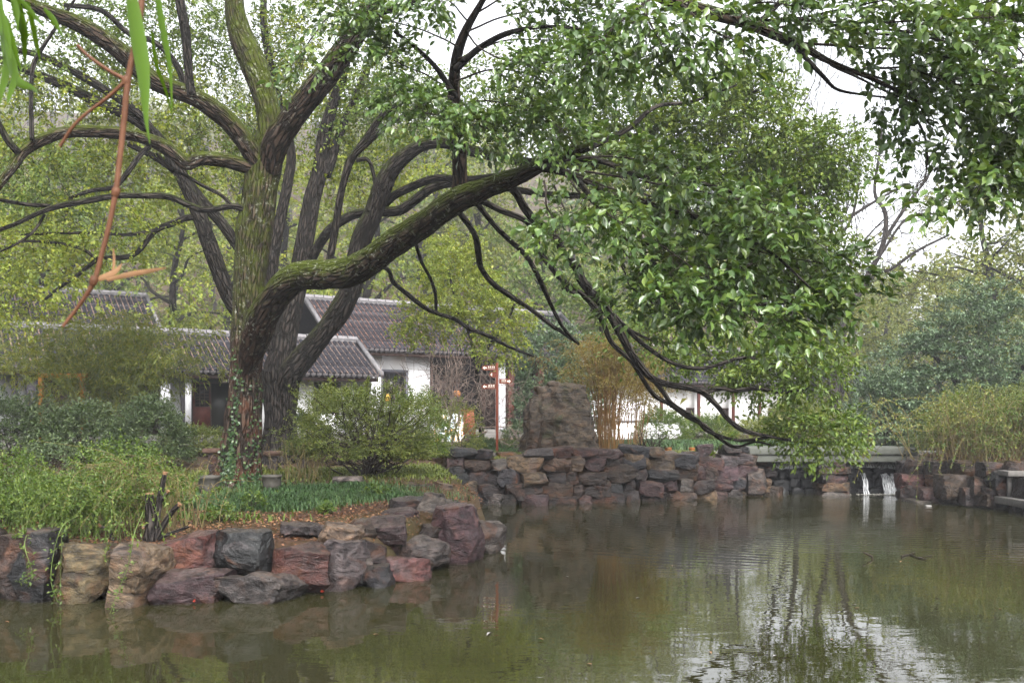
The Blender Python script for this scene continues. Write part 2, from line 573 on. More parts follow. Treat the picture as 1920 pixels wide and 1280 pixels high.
M['sign_red'] = plain('rust red sign paint', (0.10, 0.026, 0.014), 0.55, 0.2, 6, 0.001)
M['sign_white'] = plain('sign lettering', (0.5, 0.48, 0.43), 0.6, 0.05, 6, 0)
M['red_box'] = plain('red brown painted board', (0.18, 0.045, 0.028), 0.7, 0.15, 6, 0)
M['terracotta'] = plain('terracotta', (0.24, 0.10, 0.035), 0.7, 0.25, 10, 0.003)
M['pot'] = plain('grey glazed pot', (0.045, 0.042, 0.036), 0.6, 0.3, 9, 0.004)
M['slab_top'] = plain('brown stone slab', (0.055, 0.034, 0.026), 0.8, 0.3, 9, 0.01)
M['pale_stone'] = plain('pale stone', (0.17, 0.165, 0.16), 0.8, 0.1, 9, 0.006)
M['amber'] = plain('amber cloth', (0.55, 0.32, 0.06), 0.7, 0.2, 6, 0)
M['petal'] = plain('red leaf', (0.22, 0.03, 0.018), 0.5, 0.2, 6, 0)


def glass_mat():
    m, nt, N, Lk, bs = new_mat('window glass')
    bs.inputs['Base Color'].default_value = (0.012, 0.0125, 0.011, 1)
    bs.inputs['Roughness'].default_value = 0.25
    bs.inputs['Specular IOR Level'].default_value = 0.16
    return m


M['glass'] = glass_mat()


def water_mat():
    m, nt, N, Lk, bs = new_mat('pond water')
    tc = N.new('ShaderNodeTexCoord')
    ob = tc.outputs['Object']
    bs.inputs['Roughness'].default_value = 0.015
    bs.inputs['IOR'].default_value = 1.333
    bs.inputs['Specular IOR Level'].default_value = 0.62
    n0 = noise(N, Lk, 0.25, 3, ob)
    c = ramp_out(N, Lk, n0.outputs[0], [(0.3, (0.011, 0.0112, 0.0042)), (0.7, (0.018, 0.0172, 0.007))])
    Lk.new(c, bs.inputs['Base Color'])
    n1 = noise(N, Lk, 1.0, 3, mapping(N, Lk, ob, (1.1, 2.2, 1)), 0.55, 0.4)
    n2 = noise(N, Lk, 1.0, 2, mapping(N, Lk, ob, (4.5, 8.0, 1)), 0.5, 0.2)
    w = N.new('ShaderNodeTexWave')
    w.wave_type = 'RINGS'
    w.rings_direction = 'SPHERICAL'
    w.inputs['Scale'].default_value = 1.05
    w.inputs['Distortion'].default_value = 2.5
    w.inputs['Detail'].default_value = 2
    w.inputs['Detail Scale'].default_value = 0.6
    mp = mapping(N, Lk, ob, (1, 1, 1), (-9.3, -26.8, 0))
    Lk.new(mp, w.inputs['Vector'])
    ln = N.new('ShaderNodeVectorMath')
    ln.operation = 'LENGTH'
    Lk.new(mp, ln.inputs[0])
    fd = N.new('ShaderNodeMapRange')
    fd.inputs['From Min'].default_value = 2.0
    fd.inputs['From Max'].default_value = 15.0
    fd.inputs['To Min'].default_value = 1.0
    fd.inputs['To Max'].default_value = 0.03
    Lk.new(ln.outputs['Value'], fd.inputs['Value'])
    wr = math_n(N, Lk, 'MULTIPLY', w.outputs['Fac'], fd.outputs[0])
    b1 = bump(N, Lk, n1.outputs[0], 0.22, 0.012)
    b2 = bump(N, Lk, n2.outputs[0], 0.14, 0.004, b1)
    b3 = bump(N, Lk, wr, 0.40, 0.010, b2)
    Lk.new(b3, bs.inputs['Normal'])
    return m


M['water'] = water_mat()


def soil_mat():
    m, nt, N, Lk, bs = new_mat('woodland soil')
    tc = N.new('ShaderNodeTexCoord')
    ob = tc.outputs['Object']
    n1 = noise(N, Lk, 0.7, 5, ob, 0.6, 0.5)
    n2 = noise(N, Lk, 14, 6, ob, 0.7)
    n3 = noise(N, Lk, 0.28, 4, ob)
    c = ramp_out(N, Lk, n2.outputs[0], [(0.3, (0.015, 0.0085, 0.0058)), (0.55, (0.038, 0.022, 0.015)), (0.75, (0.078, 0.046, 0.030))])
    g = ramp_out(N, Lk, n1.outputs[0], [(0.42, (0, 0, 0)), (0.62, (1, 1, 1))])
    c = mix(N, Lk, math_n(N, Lk, 'MULTIPLY', g, 0.5), c, (0.032, 0.036, 0.010))
    s = ramp_out(N, Lk, n3.outputs[0], [(0.5, (0, 0, 0)), (0.6, (1, 1, 1))])
    c = mix(N, Lk, math_n(N, Lk, 'MULTIPLY', s, 0.45), c, (0.07, 0.05, 0.033))
    Lk.new(c, bs.inputs['Base Color'])
    bs.inputs['Roughness'].default_value = 0.9
    bs.inputs['Specular IOR Level'].default_value = 0.05
    Lk.new(bump(N, Lk, n2.outputs[0], 0.8, 0.04), bs.inputs['Normal'])
    return m


M['soil'] = soil_mat()


def tile_mat():
    m, nt, N, Lk, bs = new_mat('grey barrel tile')
    g = N.new('ShaderNodeNewGeometry')
    tc = N.new('ShaderNodeTexCoord')
    n1 = noise(N, Lk, 9, 5, tc.outputs['Object'])
    f = math_n(N, Lk, 'ADD', math_n(N, Lk, 'MULTIPLY', g.outputs['Random Per Island'], 0.7), math_n(N, Lk, 'MULTIPLY', n1.outputs[0], 0.35), True)
    Lk.new(ramp_out(N, Lk, f, [(0.1, (0.010, 0.010, 0.013)), (0.55, (0.022, 0.0215, 0.027)), (0.85, (0.042, 0.040, 0.046)), (1.0, (0.085, 0.076, 0.074))]), bs.inputs['Base Color'])
    bs.inputs['Roughness'].default_value = 0.8
    bs.inputs['Specular IOR Level'].default_value = 0.08
    return m


def gutter_mat(name, col):
    m, nt, N, Lk, bs = new_mat(name)
    tc = N.new('ShaderNodeTexCoord')
    oi = N.new('ShaderNodeObjectInfo')
    va = N.new('ShaderNodeVectorMath')
    va.operation = 'ADD'
    Lk.new(tc.outputs['Object'], va.inputs[0])
    cx = N.new('ShaderNodeCombineXYZ')
    Lk.new(math_n(N, Lk, 'MULTIPLY', oi.outputs['Random'], 50.0), cx.inputs[1])
    Lk.new(cx.outputs[0], va.inputs[1])
    n1 = noise(N, Lk, 8, 4, va.outputs[0], 0.7)
    Lk.new(ramp_out(N, Lk, n1.outputs[0], [(0.38, (0.014, 0.013, 0.014)), (0.47, tuple(c * 0.5 for c in col)), (0.60, col), (0.72, tuple(min(c * 1.7, 0.5) for c in col))]), bs.inputs['Base Color'])
    bs.inputs['Roughness'].default_value = 0.95
    bs.inputs['Specular IOR Level'].default_value = 0.05
    return m


M['tile'] = tile_mat()
M['gutter'] = gutter_mat('leaf litter in the gutters', (0.15, 0.105, 0.085))
M['gutter_red'] = gutter_mat('red leaf litter in the gutters', (0.15, 0.078, 0.055))
M['stone_moss'] = rock_mat('mossy standing stone', 0.5, (0.024, 0.026, 0.008), 0.9)


def print_mat():
    m, nt, N, Lk, bs = new_mat('printed stall front')
    tc = N.new('ShaderNodeTexCoord')
    ob = tc.outputs['Object']
    n1 = noise(N, Lk, 5.5, 3, mapping(N, Lk, ob, (1.6, 1, 0.7)), 0.6, 0.8)
    c = ramp_out(N, Lk, n1.outputs[0], [(0.34, (0.35, 0.58, 0.68)), (0.45, (0.72, 0.74, 0.74)), (0.54, (0.75, 0.73, 0.66)), (0.60, (0.72, 0.40, 0.05)), (0.72, (0.60, 0.18, 0.05))])
    Lk.new(c, bs.inputs['Base Color'])
    bs.inputs['Roughness'].default_value = 0.5
    return m


M['print'] = print_mat()


def wet_mat():
    m, nt, N, Lk, bs = new_mat('wet black stone')
    tc = N.new('ShaderNodeTexCoord')
    n1 = noise(N, Lk, 7, 5, tc.outputs['Object'])
    Lk.new(ramp_out(N, Lk, n1.outputs[0], [(0.35, (0.004, 0.0045, 0.0055)), (0.75, (0.018, 0.018, 0.02))]), bs.inputs['Base Color'])
    bs.inputs['Roughness'].default_value = 0.38
    bs.inputs['Specular IOR Level'].default_value = 0.3
    Lk.new(bump(N, Lk, n1.outputs[0], 0.9, 0.05), bs.inputs['Normal'])
    return m


M['wet'] = wet_mat()


def fall_mat():
    m, nt, N, Lk, bs = new_mat('falling water')
    bs.inputs['Base Color'].default_value = (0.8, 0.82, 0.85, 1)
    bs.inputs['Roughness'].default_value = 0.25
    tr = N.new('ShaderNodeBsdfTransparent')
    ms = N.new('ShaderNodeMixShader')
    tc = N.new('ShaderNodeTexCoord')
    n1 = noise(N, Lk, 9, 4, mapping(N, Lk, tc.outputs['Object'], (5, 1, 0.7)))
    Lk.new(ramp_out(N, Lk, n1.outputs[0], [(0.36, (0.04, 0.04, 0.04)), (0.62, (0.8, 0.8, 0.8))]), ms.inputs[0])
    Lk.new(tr.outputs[0], ms.inputs[1])
    Lk.new(bs.outputs[0], ms.inputs[2])
    Lk.new(ms.outputs[0], N['Material Output'].inputs['Surface'])
    return m


M['fall'] = fall_mat()

# ------------------------------------------------------------------ ground, pond
def W(px, py):
    D = CZ * FPX / (py - HZ)
    return ((px - 960) / FPX * D, D)


POND = np.array([(-14.0, 12.2), W(0, 1122), W(100, 1122), W(235, 1128), W(420, 1120), W(550, 1108), W(610, 1106), W(730, 1090), W(800, 1072), W(835, 1048),
                 W(895, 1038), W(943, 1010), (-0.35, 18.6), W(870, 965), W(838, 943), W(1000, 946), W(1280, 936), W(1430, 926), W(1430, 921), W(1700, 921), W(1700, 933),
                 W(1800, 943), W(1890, 953), (12.8, 17.0), (13.5, 3.0), (-14.0, 3.0)])


def pond_sd(x, y):
    """signed distance to the pond's edge, negative over the water"""
    p = np.stack([x, y], -1)
    d = np.full(x.shape, 1e9)
    ins = np.zeros(x.shape, bool)
    n = len(POND)
    for i in range(n):
        a, b = POND[i], POND[(i + 1) % n]
        ab = b - a
        t = np.clip(((p - a) @ ab) / ab.dot(ab), 0, 1)
        d = np.minimum(d, np.linalg.norm(p - a - t[..., None] * ab, axis=-1))
        c = (a[1] > y) != (b[1] > y)
        xi = a[0] + (y - a[1]) * (b[0] - a[0]) / (b[1] - a[1] + 1e-12)
        ins ^= c & (x < xi)
    return np.where(ins, -d, d)


def G(x, y):
    x = np.asarray(x, float)
    y = np.asarray(y, float)
    base = np.interp(y, [-40, 2, 12, 15, 17.5, 19, 22, 25, 38, 52, 60], [0.5, 0.5, 0.58, 0.63, 0.72, 0.86, 0.98, 1.1, 1.2, 1.3, 1.6])
    z = base + 0.05 * fbm(np.stack([x * 0.6, y * 0.6, x * 0], -1), 3)
    # wooded hill, lower towards the right
    hh = np.interp(x / np.maximum(y, 1), [-0.6, -0.1, 0.12, 0.28, 0.4, 0.7], [1.0, 0.95, 0.75, 0.30, 0.22, 0.26])
    z = z + hh * 78 * np.clip((y - 60) / 190, 0, 1) ** 1.1
    z = z + np.clip((y - 57) / 40, 0, 1) * 1.6 * fbm(np.stack([x * 0.06, y * 0.06, x * 0], -1), 3)
    sd = pond_sd(x, y)
    low = -0.9
    k = np.clip((sd + 0.05) / 0.45, 0, 1)
    k = k * k * (3 - 2 * k)
    return low + (z - low) * k


def gz(x, y):
    return float(G(np.array([x]), np.array([y]))[0])


def graded(lo, a, b, hi, step, nlo, nhi):
    l = a - (a - lo) * (np.linspace(1, 0, nlo, endpoint=False) ** 1.8)
    h = b + (hi - b) * (np.linspace(0, 1, nhi + 1)[1:] ** 1.8)
    return np.concatenate([l, np.arange(a, b + 1e-6, step), h])


gx = graded(-420, -13, 15, 420, 0.21, 46, 46)
gy = graded(-60, 2, 30, 420, 0.21, 14, 74)
XX, YY = np.meshgrid(gx, gy)
ZZ = G(XX, YY)
nx_, ny_ = len(gx), len(gy)
ii, jj = np.meshgrid(np.arange(ny_ - 1), np.arange(nx_ - 1), indexing='ij')
mb = MB()
mb.add(np.stack([XX, YY, ZZ], -1).reshape(-1, 3), np.stack([ii * nx_ + jj, ii * nx_ + jj + 1, (ii + 1) * nx_ + jj + 1, (ii + 1) * nx_ + jj], -1).reshape(-1, 4))
ground = mb.build('ground', M['soil'], smooth=True)
setp(ground, 'brown woodland soil of the pond banks rising to a hill behind', 'ground', kind='structure')

mb = MB()
mb.add([(-16, 2.0, 0), (15.5, 2.0, 0), (15.5, 29.6, 0), (-16, 29.6, 0)], [(0, 1, 2, 3)])
water = mb.build('water', M['water'])
setp(water, 'olive green pond water with ripples and reflections', 'water', kind='structure')

# stone path from the steps to the pond wall
mb = MB()
pc = catmull([(-1.2, 38.6, 0), (-0.6, 35.5, 0), (0.4, 32.0, 0), (2.6, 29.8, 0), (6.8, 29.2, 0), (12.5, 29.2, 0)], 8)
tt = nrm(np.gradient(pc, axis=0))
sd_ = np.stack([-tt[:, 1], tt[:, 0], tt[:, 2]], -1)
A, B = pc + sd_ * 0.75, pc - sd_ * 0.75
A[:, 2] = G(A[:, 0], A[:, 1]) + 0.03
B[:, 2] = G(B[:, 0], B[:, 1]) + 0.03
zz = np.maximum(A[:, 2], B[:, 2])
A[:, 2] = zz
B[:, 2] = zz
n = len(pc)
V = np.concatenate([A, B, A - [0, 0, 0.25], B - [0, 0, 0.25]])
Fp = []
for i in range(n - 1):
    Fp += [(i, i + 1, n + i + 1, n + i), (i + 1, i, 2 * n + i, 2 * n + i + 1), (n + i, n + i + 1, 3 * n + i + 1, 3 * n + i)]
mb.add(V, Fp)
path = mb.build('path', M['granite'])
setp(path, 'grey stone garden path leading to the steps', 'path', kind='structure')

# ------------------------------------------------------------------ rocks
def cube_grid(n):
    idx, V, Fq = {}, [], []
    t = np.linspace(-1, 1, n + 1)

    def vid(p):
        k = tuple(np.round(p, 5))
        if k not in idx:
            idx[k] = len(V)
            V.append(p)
        return idx[k]
    for ax in range(3):
        for s in (-1, 1):
            for i in range(n):
                for j in range(n):
                    q = []
                    for (a, b) in ((i, j), (i + 1, j), (i + 1, j + 1), (i, j + 1)):
                        p = np.zeros(3)
                        p[ax] = s
                        p[(ax + 1) % 3] = t[a]
                        p[(ax + 2) % 3] = t[b]
                        q.append(vid(p))
                    Fq.append(q if s > 0 else q[::-1])
    return np.array(V), np.array(Fq)


CG = {n: cube_grid(n) for n in (6, 8, 15, 18, 34)}


def rock_shape(half, seed, n=8, cuts=8, lo=0.72, hi=0.95, rough=0.05, taper=0.0, rnd=0.25):
    r = np.random.default_rng(seed)
    V, Fq = CG[n]
    half = np.asarray(half, float)
    p = V * (1 - rnd) + nrm(V) * rnd * 1.15
    if taper:
        k = 1 - taper * (p[:, 2:3] + 1) / 2
        p = p * np.concatenate([k, k, np.ones_like(k)], 1)
    for _ in range(cuts):
        nn = r.normal(size=3) * np.array([1, 1, 0.8])
        nn /= np.linalg.norm(nn)
        sup = np.abs(nn).sum()
        d = sup * r.uniform(lo, hi) * 0.78
        e = np.maximum(p @ nn - d, 0)
        p = p - e[:, None] * nn
    p = p * half
    s = half.mean()
    off = r.uniform(0, 90, 3)
    q = p / s
    disp = rough * s * (fbm(q * 1.3 + off, 4) - 0.9 * np.abs(fbm(q * np.array([2.2, 2.2, 3.4]) + off * 2, 3)) ** 0.7 + 0.4)
    p = p + nrm(p / half) * disp[:, None]
    return p, Fq


COLS = {'p': (0.130, 0.076, 0.078), 'r': (0.165, 0.070, 0.060), 's': (0.040, 0.041, 0.048), 't': (0.24, 0.165, 0.105), 'g': (0.15, 0.125, 0.115),
        'b': (0.105, 0.068, 0.048), 'o': (0.26, 0.125, 0.050), 'y': (0.155, 0.120, 0.060), 'w': (0.32, 0.27, 0.24), 'd': (0.062, 0.048, 0.046)}


def rock_at(parent, name, half, loc, seed, col, rot=(0, 0, 0), **kw):
    p, Fq = rock_shape(half, seed, **kw)
    m = MB()
    m.add(p, Fq)
    o = m.build(name, M['rock'], None, smooth=True, local=True)
    try:
        o.data.set_sharp_from_angle(angle=math.radians(32))
    except Exception:
        pass
    o.parent = parent
    o.location = np.asarray(loc, float) - np.array(parent.location)
    o.rotation_euler = rot
    rr = random.Random(seed)
    k = rr.uniform(0.20, 0.40)
    c = COLS[col]
    o.color = (c[0] * k, c[1] * k * rr.uniform(0.95, 1.05), c[2] * k * rr.uniform(0.92, 1.08), 1)
    return o


def px_rock(parent, x0, y0, x1, y1, D, col, seed, dep=None, tilt=0.0, yaw=0.0, **kw):
    a, b = P(x0, y0, D), P(x1, y1, D)
    hx, hz = (b[0] - a[0]) / 2 * 1.06, (a[2] - b[2]) / 2 * 1.05
    dep = dep or max(0.32, min(0.62, (hx + hz) * 0.55))
    c = (a + b) / 2
    return rock_at(parent, 'rock', (hx, dep, hz), (c[0], D + dep * 0.75, c[2]), seed, col, (0, tilt, yaw), **kw)


left_bank = thing('rock_edging', 'broken line of big purple and rust boulders holding the bank below the mossy tree', 'rock edging', (-3.5, 12.4, 0))
for k, (x0, y0, x1, y1, D, c, tl, yw) in enumerate([
        (-70, 1000, 5, 1125, 11.6, 'd', 0, 0.2), (-14, 1006, 44, 1128, 11.6, 'b', 0, 0.1), (26, 1000, 100, 1134, 11.45, 's', 0.06, -0.15), (88, 1030, 204, 1135, 11.4, 'y', 0.05, 0.12),
        (200, 1006, 286, 1150, 11.05, 't', 0.16, -0.2), (284, 1006, 404, 1082, 11.75, 'r', -0.05, 0.15), (400, 1000, 508, 1088, 11.75, 's', 0.04, -0.1),
        (266, 1076, 424, 1140, 11.3, 'p', 0.0, 0.1), (408, 1080, 556, 1142, 11.4, 'g', -0.03, -0.12), (508, 1022, 610, 1126, 11.9, 'r', 0.03, 0.1),
        (594, 984, 672, 1024, 12.5, 't', 0.02, 0.2), (602, 1016, 676, 1112, 12.2, 'g', 0.05, -0.2), (650, 978, 694, 1020, 13.1, 'b', 0, 0.3), (680, 972, 754, 1022, 13.3, 'p', -0.04, 0.1),
        (654, 1016, 716, 1070, 12.9, 'd', 0.04, 0.2), (694, 1018, 746, 1070, 13.4, 'p', 0.0, -0.2), (736, 1010, 838, 1070, 13.7, 'g', 0.02, 0.1), (664, 1062, 736, 1112, 12.45, 's', 0.12, -0.1),
        (660, 1046, 686, 1072, 12.55, 'g', 0.1, 0.4), (712, 1048, 802, 1096, 12.9, 'r', 0.02, 0.1), (724, 932, 796, 968, 15.6, 'd', 0.03, 0.2), (780, 924, 834, 1000, 15.3, 'w', 0.05, -0.15),
        (822, 942, 858, 966, 16.2, 'g', 0, 0.2), (710, 958, 786, 1004, 14.7, 'p', -0.08, 0.15), (780, 988, 836, 1030, 14.6, 'd', 0.0, 0.1), (812, 952, 900, 1064, 14.5, 'p', -0.08, -0.12),
        (882, 968, 944, 1036, 15.6, 'g', -0.03, 0.22), (735, 908, 822, 938, 18.6, 'r', 0.02, 0.2), (812, 903, 846, 938, 18.4, 't', 0.0, 0.1), (690, 918, 745, 938, 18.8, 'b', 0, 0.1),
        (520, 985, 606, 1012, 12.9, 'd', 0.05, 0.2), (848, 955, 884, 985, 17.2, 'd', 0, 0.3), (796, 952, 842, 992, 17.0, 'b', 0, -0.2)]):
    px_rock(left_bank, x0, y0, x1, y1, D, c, 100 + k, tilt=tl, yaw=yw, n=15, cuts=16, lo=0.74, hi=0.98, rough=0.10, rnd=0.10)

# far retaining wall: coursed rough stones
far_wall = thing('stone_wall', 'dark rubble retaining wall along the far side of the pond below the standing stone', 'wall', (2.5, 25.0, 0))
wl_line = np.array([W(826, 943), W(1000, 946), W(1140, 941), W(1280, 936), W(1440, 927)])
seg = np.concatenate([[0], np.cumsum(np.linalg.norm(np.diff(wl_line, axis=0), axis=1))])
rs = np.random.default_rng(31)


def along(s):
    return np.array([np.interp(s, seg, wl_line[:, 0]), np.interp(s, seg, wl_line[:, 1])])


z0 = -0.18
for row in range(5):
    s = -0.2 + rs.uniform(0, 0.4)
    hrow = [0.36, 0.33, 0.36, 0.33, 0.26][row]
    while s < seg[-1] - 0.1:
        w = rs.uniform(0.36, 0.92)
        if row == 4 and rs.uniform() < 0.35:
            s += w
            continue
        h = hrow * rs.uniform(0.85, 1.25)
        p2 = along(s + w / 2)
        top = float(np.clip((s + w / 2) / seg[-1], 0, 1))
        zc = z0 + h / 2 + rs.uniform(-0.03, 0.03)
        col = rs.choice(list('ppppbbddddssgtr'), p=None)
        rock_at(far_wall, 'stone', (w / 2 * 1.02, rs.uniform(0.26, 0.36), h / 2 * 1.06), (p2[0], p2[1] + 0.12 + 0.05 * row + rs.uniform(-0.06, 0.07), zc), 300 + len(far_wall.children), str(col),
                (rs.uniform(-0.1, 0.1), rs.uniform(-0.12, 0.12), rs.uniform(-0.14, 0.14)), n=8, cuts=10, lo=0.84, hi=1.0, rough=0.07, rnd=0.08)
        s += w * 0.97
    z0 += hrow * 0.93
for k, (x0, y0, x1, y1, D, c) in enumerate([(878, 848, 930, 878, 25.6, 'g'), (930, 848, 978, 872, 25.7, 'o'), (1010, 862, 1046, 890, 25.0, 'o'), (1124, 852, 1162, 886, 25.3, 'g'), (1236, 846, 1272, 868, 26.0, 't'),
                                            (1278, 846, 1312, 866, 26.3, 'd'), (1380, 848, 1422, 880, 27.2, 'b'), (1160, 858, 1210, 886, 25.4, 's'), (1402, 880, 1440, 934, 27.0, 'g'), (836, 872, 880, 922, 24.7, 's')]):
    o = px_rock(far_wall, x0, y0, x1, y1, D, c, 500 + k, n=6, cuts=9, lo=0.76, rough=0.06, rnd=0.2)
    o.name = 'stone'

# right bank
right_bank = thing('rock_edging', 'heap of rust brown stones under the arching shrub beside the little falls', 'rock edging', (11.0, 25.2, 0))
for k, (x0, y0, x1, y1, D, c) in enumerate([
        (1708, 860, 1752, 896, 26.0, 'b'), (1752, 868, 1800, 894, 25.6, 'd'), (1796, 866, 1830, 894, 25.4, 'b'), (1698, 868, 1716, 894, 26.2, 'g'), (1696, 892, 1752, 918, 25.8, 'r'), (1748, 894, 1782, 918, 25.5, 'o'),
        (1776, 894, 1834, 932, 25.2, 'b'), (1828, 898, 1872, 922, 24.9, 'g'), (1868, 888, 1912, 926, 24.4, 's'), (1736, 918, 1790, 942, 24.9, 'p'), (1780, 914, 1830, 942, 24.8, 'd'), (1812, 918, 1846, 944, 24.5, 'd'),
        (1846, 928, 1888, 952, 23.8, 'b'), (1698, 914, 1742, 940, 25.4, 'd'), (1850, 870, 1890, 892, 25.0, 'd'), (1900, 870, 1950, 900, 24.2, 'b'), (1905, 868, 1922, 890, 24.0, 'o'), (1858, 918, 1880, 932, 24.5, 'g'),
        (1930, 900, 1990, 960, 23.2, 'd')]):
    D = float(np.interp((x0 + x1) / 2, [1690, 1700, 1800, 1890, 1960], [26.6, 26.3, 24.7, 23.2, 22.4])) - (0.42 if y1 > 930 else 0.25 if y1 > 905 else 0.05)
    px_rock(right_bank, x0 - 3, y0 - 3, x1 + 3, y1 + 4, D, c, 700 + k, n=8, cuts=9, lo=0.8, hi=1.0, rough=0.07, rnd=0.14)
px_rock(right_bank, 1712, 938, 1800, 948, 24.9, 'g', 760, dep=0.5, n=6, cuts=3)
st = thing('stone', 'small white stone lying in the shallows by the rust brown bank', 'stone', P(1740, 948, 24.0))
o = rock_at(st, 'stone_body', (0.075, 0.06, 0.045), P(1740, 950, 24.0), 771, 'w', n=6, cuts=8)
o.data.materials[0] = M['pale_stone']

# standing stone
D = 26.6
bs_ = P(1052, 852, D)
mono = thing('standing_stone', 'massive pitted brown standing stone with flat top on the far bank', 'standing stone', (bs_[0], D + 0.5, gz(bs_[0], D + 0.5)))
a, b = P(978, 724, D), P(1124, 866, D)
p, Fq = rock_shape(((b[0] - a[0]) / 2 * 1.08, 0.62, (a[2] - b[2]) / 2 * 1.04), 812, n=34, cuts=5, lo=0.86, hi=0.97, rough=0.05, taper=0.42, rnd=0.14)
q = p * 2.6
dd = 0.12 * (np.abs(fbm(q, 4)) - 0.35) + 0.08 * fbm(q * 2.3 + 9, 3)
p = p + nrm(p * np.array([1, 1, 0.35])) * dd[:, None]
mb = MB()
mb.add(p, Fq)
o = mb.build('stone_body', M['stone_moss'], None, smooth=True)
o.parent = mono
o.location = (a + b) / 2 + np.array([0, 0.5, 0]) - np.array(mono.location)
o.color = (0.043, 0.031, 0.020, 1)
sh = px_rock(mono, 990, 790, 1016, 852, 26.4, 'b', 821, n=18, cuts=8, tilt=0.15)
sh.name = 'side_slab'

# ------------------------------------------------------------------ bridge, weir and falls
br = thing('slab_bridge', 'low grey concrete slab bridge spanning the two sluice openings', 'bridge', (8.9, 28.0, 0.0))
x0, x1 = P(1418, 0, 27.2)[0], P(1722, 0, 27.2)[0]
zt, zm, zb = P(0, 839, 27.2)[2], P(0, 852, 27.2)[2], P(0, 866, 27.2)[2]
L = np.array(br.location)
for nm, xa, xb, ya, yb, za, zb_ in (('deck_slab', x0 - 0.3, x1, 27.18, 29.2, zm + 0.004, zt), ('edge_beam', x0, x1 + 0.1, 27.24, 29.1, zb, zm)):
    box_part(nm, M['concrete'], br, xa - L[0], xb - L[0], ya - L[1], yb - L[1], za, zb_, 0.015)
pier = thing('stone_pier', 'squat pier of stacked rust stones between the two sluice openings', 'pier', (P(1566, 0, 27.3)[0], 27.5, -0.2))
for k, (xa, ya, xb, yb, c) in enumerate([(1533, 866, 1592, 878, 'd'), (1534, 875, 1592, 893, 'b'), (1537, 890, 1562, 906, 'd'), (1560, 890, 1591, 906, 'p'), (1540, 904, 1590, 920, 't'), (1540, 917, 1592, 938, 'w')]):
    o = px_rock(pier, xa, ya, xb, yb, 27.28, c, 840 + k, dep=0.5, n=6, cuts=5, lo=0.88, hi=0.98, rnd=0.12)
    o.name = 'stone'
for nm, pa, pb, lab in (('weir', 1424, 1542, 'black wet stone weir with a thin trickle under the slab bridge'), ('weir', 1586, 1708, 'black wet stone weir with white falling streams under the slab bridge')):
    xa, xb = P(pa, 0, 28.0)[0], P(pb, 0, 28.0)[0]
    t = thing(nm, lab, 'weir', ((xa + xb) / 2, 28.3, -0.3))
    box_part('backing_wall', M['wet'], t, xa - t.location[0], xb - t.location[0], 0.05, 0.6, -0.2, 1.02)
    for r_ in range(3):
        s = xa
        while s < xb - 0.1:
            w = rs.uniform(0.3, 0.6)
            w = min(w, xb - s)
            p, Fq = rock_shape((w / 2 * 1.1, 0.22, 0.20), int(rs.integers(1e6)), n=6, cuts=8, rough=0.08)
            m = MB()
            m.add(p, Fq)
            o = m.build('stone', M['wet'], None, smooth=True, local=True)
            o.parent = t
            o.location = (s + w / 2 - t.location[0], 0.02 + 0.06 * r_, 0.22 + r_ * 0.27 + 0.05)
            s += w
    # lip where the water breaks
    m = MB()
    nn = 40
    xs = np.linspace(xa + 0.03, xb - 0.03, nn)
    yy = 28.02 + 0.06 * fbm(np.stack([xs * 3, xs * 0, xs * 0], -1), 3)
    zz = 0.80 + 0.025 * fbm(np.stack([xs * 5, xs * 0 + 4, xs * 0], -1), 3)
    V = np.concatenate([np.stack([xs, yy + 0.5, zz + 0.05], -1), np.stack([xs, yy, zz], -1), np.stack([xs, yy - 0.03, zz - 0.07 - 0.05 * np.abs(fbm(np.stack([xs * 6, xs * 0 + 2, xs * 0], -1), 3))], -1)])
    Fq = [(r_ * nn + i, r_ * nn + i + 1, (r_ + 1) * nn + i + 1, (r_ + 1) * nn + i) for r_ in range(2) for i in range(nn - 1)]
    m.add(V, Fq)
    o = m.build('water_lip', M['fall'], t, smooth=True)
streams = [(1617, 1628, 888, 932, 0.75), (1655, 1664, 890, 933, 1), (1663, 1668, 888, 930, 1), (1674, 1682, 889, 934, 1), (1670, 1674, 892, 925, 0.8)]
wf = thing('waterfall', 'thin white streams of water falling into the pond from the right hand sluice', 'waterfall', (P(1650, 0, 27.7)[0], 27.7, 0))
for k, (xa, xb, ya, yb, s) in enumerate(streams):
    m = MB()
    for j in range(3):
        nn = 14
        ts = np.linspace(0, 1, nn)
        xc = P((xa + xb) / 2 + (j - 1) * (xb - xa) * 0.33, 0, 27.8)[0] + 0.02 * fbm(np.stack([ts * 4, ts * 0 + k * 3 + j, ts * 0], -1), 2)
        ww = 0.018 * s * (1.1 + 0.7 * fbm(np.stack([ts * 6, ts * 0 + k * 5 + j, ts * 0 + 7], -1), 2))
        za, zb_ = P(0, ya, 27.8)[2], 0.0
        z = za + (zb_ - za) * ts
        y = 28.0 - 0.32 * ts ** 0.6
        C = np.stack([xc, y, z], -1)
        tube(m, C, np.abs(ww) + 0.006, 6)
    m.build('stream', M['fall'], wf, smooth=True)
m = MB()
pf = np.stack([rs.normal(P(1668, 0, 27.6)[0], 0.42, 260), rs.normal(27.55, 0.13, 260), np.full(260, 0.012)], -1)
leaves(m, pf, rs.normal(size=(260, 3)) * [1, 1, 0.02], np.tile([0, 0, 1.0], (260, 1)), rs.uniform(0.03, 0.10, 260), rs.uniform(0.02, 0.05, 260))
m.build('foam', M['sign_white'], wf)['kind'] = 'stuff'

